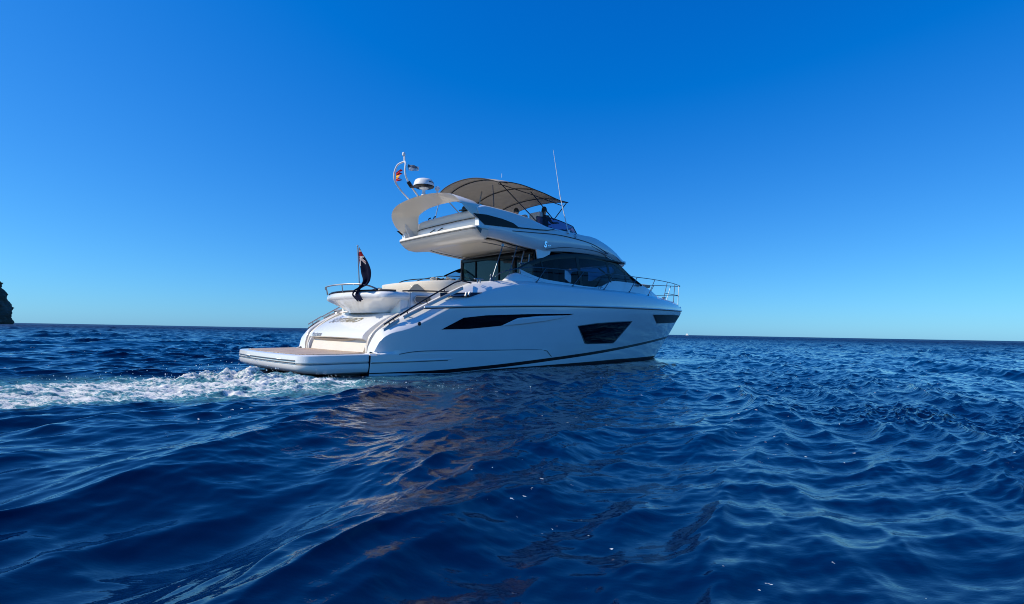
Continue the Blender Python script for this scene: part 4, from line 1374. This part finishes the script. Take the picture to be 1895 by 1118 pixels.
# ---- bimini
def bim(X, y):
    t = (X - 6.05) / (9.7 - 6.05)
    edge = 5.62 + .10 * math.sin(math.pi * min(max(t * 1.1 + .05, 0), 1)) - .06 * t
    return edge + (.31 - .16 * t) * (1 - (abs(y) / (1.58 - .18 * t)) ** 2.1) - (.07 * max(0, .15 - t) / .15)
b = MB()
NX, NY = 16, 20
hwb = lambda i: 1.56 - .18 * min(i / NX * 1.6, 1)
rows = [[(6.02 + 3.68 * i / NX + .22 * (1 - i / NX) ** 2 * abs(-1 + 2 * j / NY) ** 4, hwb(i) * (-1 + 2 * j / NY), bim(6.02 + 3.68 * i / NX, hwb(i) * (-1 + 2 * j / NY)) - .012 * abs(math.sin(i / NX * math.pi * 3))) for j in range(NY + 1)] for i in range(NX + 1)]
b.grid(rows)
can = b.build('bimini_top', M['canvas'], yacht, smooth=60, solid=.012)
b = MB()
per = [Vector(p) for p in rows[0]] + [Vector(r_[-1]) for r_ in rows[1:]] + [Vector(p) for p in rows[-1][::-1][1:]] + [Vector(r_[0]) for r_ in rows[::-1][1:]]
b.tube(per, .016, 6, caps=False)
b.build('canopy_edge', M['canvas_edge'], can)
for i in (2, 8, 13):
    fbm = MB()
    fbm.tube([(p[0], p[1], p[2] - .035) for p in rows[i]], .016, 6)
    fbm.build('canopy_bow', M['canvas_edge'] if i == 8 else M['dark_rail'], can)
for sg in (-1, 1):
    b = MB()
    b.tube([(6.41, sg * 1.38, 5.66), (8.02, sg * 1.50, 4.62)], .017, 6)
    b.tube([(7.83, sg * 1.38, 5.60), (8.80, sg * 1.52, 4.80)], .017, 6)
    b.tube([(9.62, sg * 1.38, 5.54), (8.80, sg * 1.52, 4.80)], .017, 6)
    b.tube([(6.45, sg * 1.33, 5.60), (8.0, sg * 1.33, 5.53), (9.4, sg * 1.33, 5.42)], .014, 6)
    b.tube([(6.2, sg * 1.36, 5.5), (6.1, sg * 1.55, 4.60)], .014, 6)
    split_build(b, 'canopy_strut', M['dark_rail'] if sg < 0 else M['steel'], can)
b = MB(); b.tube([(7.1, .2, 5.75), (6.85, .25, 4.6)], .022, 8); b.build('canopy_pole', M['steel'], can)
b = MB(); b.tube([(6.9, -1.0, 5.95), (6.9, -1.0, 6.08)], .008, 6); b.build('canopy_light_pin', M['white'], can)

# ---- ensign on its staff (leans over the transom)
def place(name, label, cat, origin):
    o = bpy.data.objects.new(name, None); COL.objects.link(o)
    o.matrix_world = BOAT_MAT @ Matrix.Translation(origin)
    tag(o, label, cat)
    return o
ens = place('ensign_flag', 'dark blue ensign with red and white corner cross, hanging limp from its stern staff', 'flag', Vector((2.22, -.62, 2.09)))
b = MB(); b.tube([(.08, 0, -.03), (.05, 0, .2), (-.02, 0, 1.17)], .015, 8); b.lathe((-.02, 0, 1.16), [(0, 0), (.024, .01), (.02, .035), (0, .05)], 10)
b.build('flag_staff', M['steel'], ens)
def cloth_mat():
    m = bpy.data.materials.new('ensign_cloth'); m.use_nodes = True
    n = m.node_tree; p = n.nodes['Principled BSDF']; p.inputs['Roughness'].default_value = .9; p.inputs['Specular IOR Level'].default_value = .1
    at = n.nodes.new('ShaderNodeAttribute'); at.attribute_name = 'col'
    n.links.new(at.outputs['Color'], p.inputs['Base Color'])
    return m
NAVY = (.003, .006, .024, 1); RED = (.25, .012, .02, 1); WHT = (.50, .50, .50, 1)
def ensign_col(u, v):
    """u along the fly 0..1, v from the top 0..1"""
    if u < .5 and v < .5:
        a, b_ = u / .5, v / .5
        dx, dy = abs(a - .5), abs(b_ - .5)
        if dx < .06 or dy < .10: return RED
        if dx < .11 or dy < .17: return WHT
        if abs(dx - dy) < .035: return RED
        if abs(dx - dy) < .10: return WHT
    return NAVY
U, V = 30, 90
LF = [(0, .0, -.02, 1.13), (.12, .0, -.02, .98), (.30, .01, -.02, .76), (.48, .03, -.03, .50), (.62, .02, -.20, .27), (.70, -.02, -.08, .12), (.80, -.06, .06, .02), (.88, -.08, .06, -.08), (1, -.10, -.26, -.28)]
RF = [(0, .0, -.06, 1.14), (.12, .03, -.18, .99), (.30, .06, -.44, .74), (.48, .05, -.60, .50), (.62, .0, -.66, .26), (.70, -.04, -.60, .14), (.80, -.07, -.30, .04), (.88, -.09, -.24, -.06), (1, -.11, -.46, -.25)]
def curve(L):
    f = [pchip([q[0] for q in L], [q[k] for q in L]) for k in (1, 2, 3)]
    return lambda t: Vector((f[0](t), f[1](t), f[2](t)))
cl_, cr_ = curve(LF), curve(RF)
b = MB()
g = []
for i in range(U + 1):
    u = i / U; col_ = []
    for j in range(V + 1):
        v = j / V
        p_ = cl_(v).lerp(cr_(v), u)
        k = min(v * 3, 1)
        p_.x += .045 * math.sin(u * 11 + v * 2.5) * k + .02 * math.sin(u * 23 - v * 7) * k
        p_.z += .02 * math.sin(u * 9 + v * 5) * k
        col_.append(tuple(p_))
    g.append(col_)
b.grid(g)
me_o = b.build('flag_cloth', cloth_mat(), ens, smooth=70)
ca = me_o.data.color_attributes.new('col', 'FLOAT_COLOR', 'CORNER')
k = 0
co = me_o.data
for pi_, poly in enumerate(co.polygons):
    i, j = divmod(pi_, V)
    c_ = ensign_col(.08 + .62 * (i + .5) / U, .10 + 1.1 * (j + .5) / V)
    for li in poly.loop_indices: ca.data[li].color = c_
# courtesy flags at the mast
cf = place('courtesy_flag', 'small crumpled red and yellow flag tied to the left leg of the mast hoop', 'flag', Vector((4.12, .80, 5.75)))
b = MB()
g = [[(0.02 + .05 * math.sin(i * 1.9) * (j / 6), -.02 - .27 * j / 10 + .02 * math.sin(i * 2.2), .14 - .27 * i / 12 - .05 * j / 10 * math.sin(i / 12 * 3.1) + (.06 * j / 10 if i < 6 else -.04 * j / 10)) for j in range(11)] for i in range(13)]
b.grid(g, mi=lambda i, j: 1 if 4 <= i < 8 and j < 8 else 0)
b.build('flag_cloth', [mat('flag_red', (.50, .015, .03), .8), mat('flag_yellow', (.62, .36, .03), .8)], cf)
pf = place('grey_pennant', 'small grey and white pennant flying behind the right leg of the mast hoop', 'flag', Vector((4.24, .34, 5.98)))
b = MB()
g = [[(.02 + .30 * j / 10, -.04 - .10 * j / 10 + .03 * math.sin(j * .9 + i * .5), .10 - .20 * i / 8 * (1 - .3 * j / 10) - .03 * j / 10) for j in range(11)] for i in range(9)]
b.grid(g, mi=lambda i, j: 0 if i < 4 else 1)
b.build('flag_cloth', [mat('pennant_grey', (.16, .19, .23), .8), mat('pennant_white', (.7, .7, .7), .8)], pf)

# ---- people on the flybridge
def person(name, label, origin, bones, radii, head, hair_m, hair_pts, cloth_z, mats, faces_dir=1):
    root = bpy.data.objects.new(name, None); COL.objects.link(root)
    root.matrix_world = BOAT_MAT @ Matrix.Translation(origin)
    tag(root, label, 'person')
    verts = list(bones['v']); edges = bones['e']
    me = bpy.data.meshes.new('body'); me.from_pydata(verts, edges, [])
    bm = bmesh.new(); bm.from_mesh(me)
    sk = bm.verts.layers.skin.verify()
    bm.verts.ensure_lookup_table()
    for i, v in enumerate(bm.verts):
        r_ = radii[i]; v[sk].radius = (r_, r_) if not isinstance(r_, tuple) else r_
        v[sk].use_root = (i == 0)
    bm.to_mesh(me); bm.free()
    o = bpy.data.objects.new('body', me); COL.objects.link(o); o.parent = root
    s_ = o.modifiers.new('skin', 'SKIN'); s_.use_smooth_shade = True
    ss = o.modifiers.new('sub', 'SUBSURF'); ss.levels = 2; ss.render_levels = 2
    dg = bpy.context.evaluated_depsgraph_get(); dg.update()
    me2 = bpy.data.meshes.new_from_object(o.evaluated_get(dg))
    o.modifiers.clear(); o.data = me2
    me2.materials.clear()
    for m in mats: me2.materials.append(m)
    for p in me2.polygons:
        c = p.center; p.material_index = cloth_z(c); p.use_smooth = True
    # hair: cap and strands
    hb_ = MB(); rows = []
    hx, hy, hz = head
    for i in range(9):
        th = math.pi * .62 * i / 8
        rows.append([(hx - .018 + .098 * math.sin(th) * math.cos(a), hy + .088 * math.sin(th) * math.sin(a), hz + .012 + .115 * math.cos(th)) for a in [2 * math.pi * k / 16 for k in range(16)]])
    hb_.grid(rows, close_v=True)
    if hair_pts: hb_.tube(smooth_pts(hair_pts, 4), [.055] * 4 + [.045] * (4 * (len(hair_pts) - 1) + 1 - 4), 10)
    hb_.build('hair', hair_m, root, smooth=70)
    fb2 = MB()
    for s2 in (-1, 1):
        fb2.lathe((hx + .085, hy + .034 * s2, hz + .005), [(0, -.012), (.012, 0), (0, .012)], 8)
    split_build(fb2, 'eyes', M['black'], root)
    nb = MB(); nb.tube([(hx + .082, hy, hz + .01), (hx + .108, hy, hz - .03), (hx + .085, hy, hz - .038)], [.008, .014, .010], 8); nb.build('nose', mats[0], root)
    return root
skin = mat('skin', (.42, .25, .17), .5)
hair = mat('dark_hair', (.012, .010, .009), .5)
shirt = mat('patterned_shirt', (.10, .10, .12), .8, var=.6, vscale=18)
dark_cl = mat('dark_clothing', (.02, .025, .035), .8)
legs = mat('dark_trousers', (.012, .014, .02), .8)
# seated figure: pelvis at origin
def seated(turn=0):
    v = [(0, 0, .10), (.0, 0, .30), (-.02, 0, .52), (-.01, 0, .60), (.0, 0, .68), (.015, 0, .76), (.01, 0, .86),
         (0, .17, .53), (.12, .23, .33), (.36, .20, .36), (.45, .19, .38),
         (0, -.17, .53), (.12, -.23, .33), (.36, -.20, .36), (.45, -.19, .38),
         (.03, .10, .09), (.43, .12, .12), (.50, .12, -.30), (.62, .12, -.36),
         (.03, -.10, .09), (.43, -.12, .12), (.50, -.12, -.30), (.62, -.12, -.36)]
    e = [(0, 1), (1, 2), (2, 3), (3, 4), (4, 5), (5, 6), (2, 7), (7, 8), (8, 9), (9, 10), (2, 11), (11, 12), (12, 13), (13, 14), (0, 15), (15, 16), (16, 17), (17, 18), (0, 19), (19, 20), (20, 21), (21, 22)]
    r = [(.15, .12), (.14, .11), (.13, .10), .055, .06, .088, .06, .065, .048, .035, .032, .065, .048, .035, .032, .095, .075, .05, .04, .095, .075, .05, .04]
    # fingers: short chains rooted in each palm
    for base, sg in ((10, 1), (14, -1)):
        bx_, by_, bz_ = v[base]
        for f in range(5):
            if f < 4: a = (bx_ + .05, by_ + (f - 1.5) * .018, bz_ + .01); c = (bx_ + .085 - abs(f - 1.4) * .008, by_ + (f - 1.5) * .020, bz_ - .015)
            else: a = (bx_ + .02, by_ - sg * .035, bz_); c = (bx_ + .045, by_ - sg * .050, bz_ - .005)
            v += [a, c]; i = len(v) - 2; e += [(base, i), (i, i + 1)]; r += [.009, .008]
    return {'v': v, 'e': e}, r
bn, rr = seated()
def cz(shirt_i):
    def f(c):
        if c.z > .60: return 0
        if c.z < .16 or (c.x > .2 and c.z < .22): return 2
        if c.x > .2: return 0
        return 1
    return f
person('person', 'person with long dark hair and patterned shirt seated at the flybridge helm', Vector((8.95, -.95, 4.46)), bn, rr, (.015, 0, .785), hair,
       [(-.05, 0, .80), (-.09, -.01, .70), (-.10, -.01, .60), (-.10, 0, .50)], cz(1), [skin, shirt, legs])
person('person', 'person whose dark head alone shows above the white flybridge side', Vector((8.12, -.42, 4.36)), bn, rr, (.015, 0, .785), hair, None, cz(1), [skin, dark_cl, legs])

# cockpit steelwork under the overhang
for pts in ([(7.42, -1.50, 3.60), (7.30, -1.52, 3.30), (7.15, -1.55, 2.7)], [(7.1, -1.62, 3.18), (7.45, -1.64, 3.22), (7.52, -1.64, 3.50)], [(7.05, -1.35, 3.42), (7.5, -1.42, 3.44)]):
    b = MB(); b.tube(smooth_pts(pts, 4), .022, 6); b.build('cockpit_grab_rail', M['steel'], yacht)
# coiled mooring line on the far side deck
coil = MB()
for q in range(5):
    cx_ = 6.45 + .26 * q; r_ = .12 + .02 * (q % 2)
    coil.tube([(r_ * math.cos(a * .5) + cx_ - 6.9, .10 * math.sin(a * .5), .035 + .012 * a * .25 + .03 * math.sin(a * 1.3 + q)) for a in range(26)], .022, 6, mi=q % 2)
ml = coil.build('mooring_line', [M['rope'], mat('dark_rope', (.03, .03, .035), .9)], None)
ml.matrix_world = BOAT_MAT @ Matrix.Translation((6.9, 1.98, 2.62 + .16))
tag(ml, 'dark and pale mooring line heaped on the far side deck behind the cockpit', 'rope')

# ------------------------------------------------------------------ cliff
def cliff():
    b = MB()
    g2 = np.random.default_rng(4)
    from mathutils import noise as mn
    rows = []
    for i in range(90):
        t = i / 89
        row = []
        for j in range(120):
            s_ = j / 119
            a = -math.pi * .5 + math.pi * 2 * s_
            zz = t * 31
            bulge = .95 + .05 * math.sin(t * 5.2 + .2) - .05 * t + .012 * math.cos(t * 17)
            rx, ry = 44 * bulge, 60 * bulge
            x = rx * math.cos(a); y = ry * math.sin(a)
            n3 = mn.fractal(Vector((x * .05, y * .05, zz * .13)), 1, 2, 7)
            n4 = abs(mn.fractal(Vector((x * .14 + 5, y * .14, zz * .05)), 1, 2, 5))
            k = 1 + .05 * n3 - .05 * n4
            row.append((x * k, y * k, zz + 1.6 * mn.noise(Vector((x * .08, y * .08, 3))) * t - 1.0))
        rows.append(row)
    top = [(p[0] * .5, p[1] * .5, p[2] + 2 * mn.noise(Vector((p[0] * .1, p[1] * .1, 0)))) for p in rows[-1]]
    b.grid(rows + [top, [(0, 0, 27)] * 120])
    m = mat('cliff_rock', (.11, .085, .065), .9, var=.55, vscale=.12, bump=.6, bscale=.5)
    o = b.build('rocky_cliff', m, None, smooth=0)
    return o
cl = cliff()
cl.location = (-394, 345, 0)
tag(cl, 'dark brown rocky sea cliff rising from the water at the far left edge', 'cliff')
# ------------------------------------------------------------------ distant sailing boat
sb = bpy.data.objects.new('sailing_boat', None); COL.objects.link(sb)
sb.location = (1400 * (1272 - 947.5) / 980, 1400, 0)
sb.rotation_euler = (0, 0, 2.36)
sb.scale = (.65, .65, .65)
tag(sb, 'tiny white sailing boat far away on the horizon to the right of the yacht bow', 'sailing boat')
b = MB()
b.grid([[(x, -w, 1.2), (x, -w * .7, .1), (x, 0, -.5), (x, w * .7, .1), (x, w, 1.2)] for x, w in ((-5, 1.1), (-2, 1.6), (1, 1.5), (4, .8), (6, .02))])
b.build('hull', M['white'], sb)
b = MB(); b.poly([(-4, 0, 2), (.8, 0.3, 2), (.8, 0, 10.5)], .05, (0, 1, 0)); b.build('mainsail', mat('sail', (.8, .8, .78), .8), sb)
b = MB(); b.poly([(1.2, 0, 2), (5.6, .3, 1.5), (1.0, 0, 9)], .05, (0, 1, 0)); b.build('jib', mat('sail2', (.8, .8, .78), .8), sb)
b = MB(); b.tube([(.9, 0, 1), (.9, 0, 11)], .1, 6); b.build('mast', M['steel'], sb)

# ------------------------------------------------------------------ spray thrown up by the wake
def spray():
    g = np.random.default_rng(21)
    b = MB()
    octv = [(1, 0, 0), (-1, 0, 0), (0, 1, 0), (0, -1, 0), (0, 0, 1), (0, 0, -1)]
    octf = [(0, 2, 4), (2, 1, 4), (1, 3, 4), (3, 0, 4), (2, 0, 5), (1, 2, 5), (3, 1, 5), (0, 3, 5)]
    def drop(x, y, z, r):
        b.add([(x + v[0] * r * g.uniform(.7, 1.4), y + v[1] * r * g.uniform(.7, 1.4), z + v[2] * r * g.uniform(.7, 1.5)) for v in octv], octf)
    for _ in range(520):
        t = g.random()
        cxx, cyy, s_, h = [(-5.4, 10.7, .75, .42), (-3.6, 10.2, .8, .20), (-6.8, 9.6, 1.0, .16), (-2.0, 9.6, .8, .14), (-9.5, 7.6, 1.6, .12)][int(g.choice(5, p=[.42, .18, .16, .12, .12]))]
        x = cxx + g.normal() * s_; y = cyy + g.normal() * s_ * .55
        z = .05 + abs(g.normal()) * h * .6 * math.exp(-((x - cxx) / s_ / 1.6) ** 2)
        drop(x, y, z, g.uniform(.003, .010) * (1.6 if g.random() < .12 else 1))
    o = b.build('foam_spray', mat('foam_white', (.85, .88, .9), .5), None, smooth=60)
    tag(o, 'white spray and foam drops thrown up behind the stern', 'foam', kind='stuff')
spray()
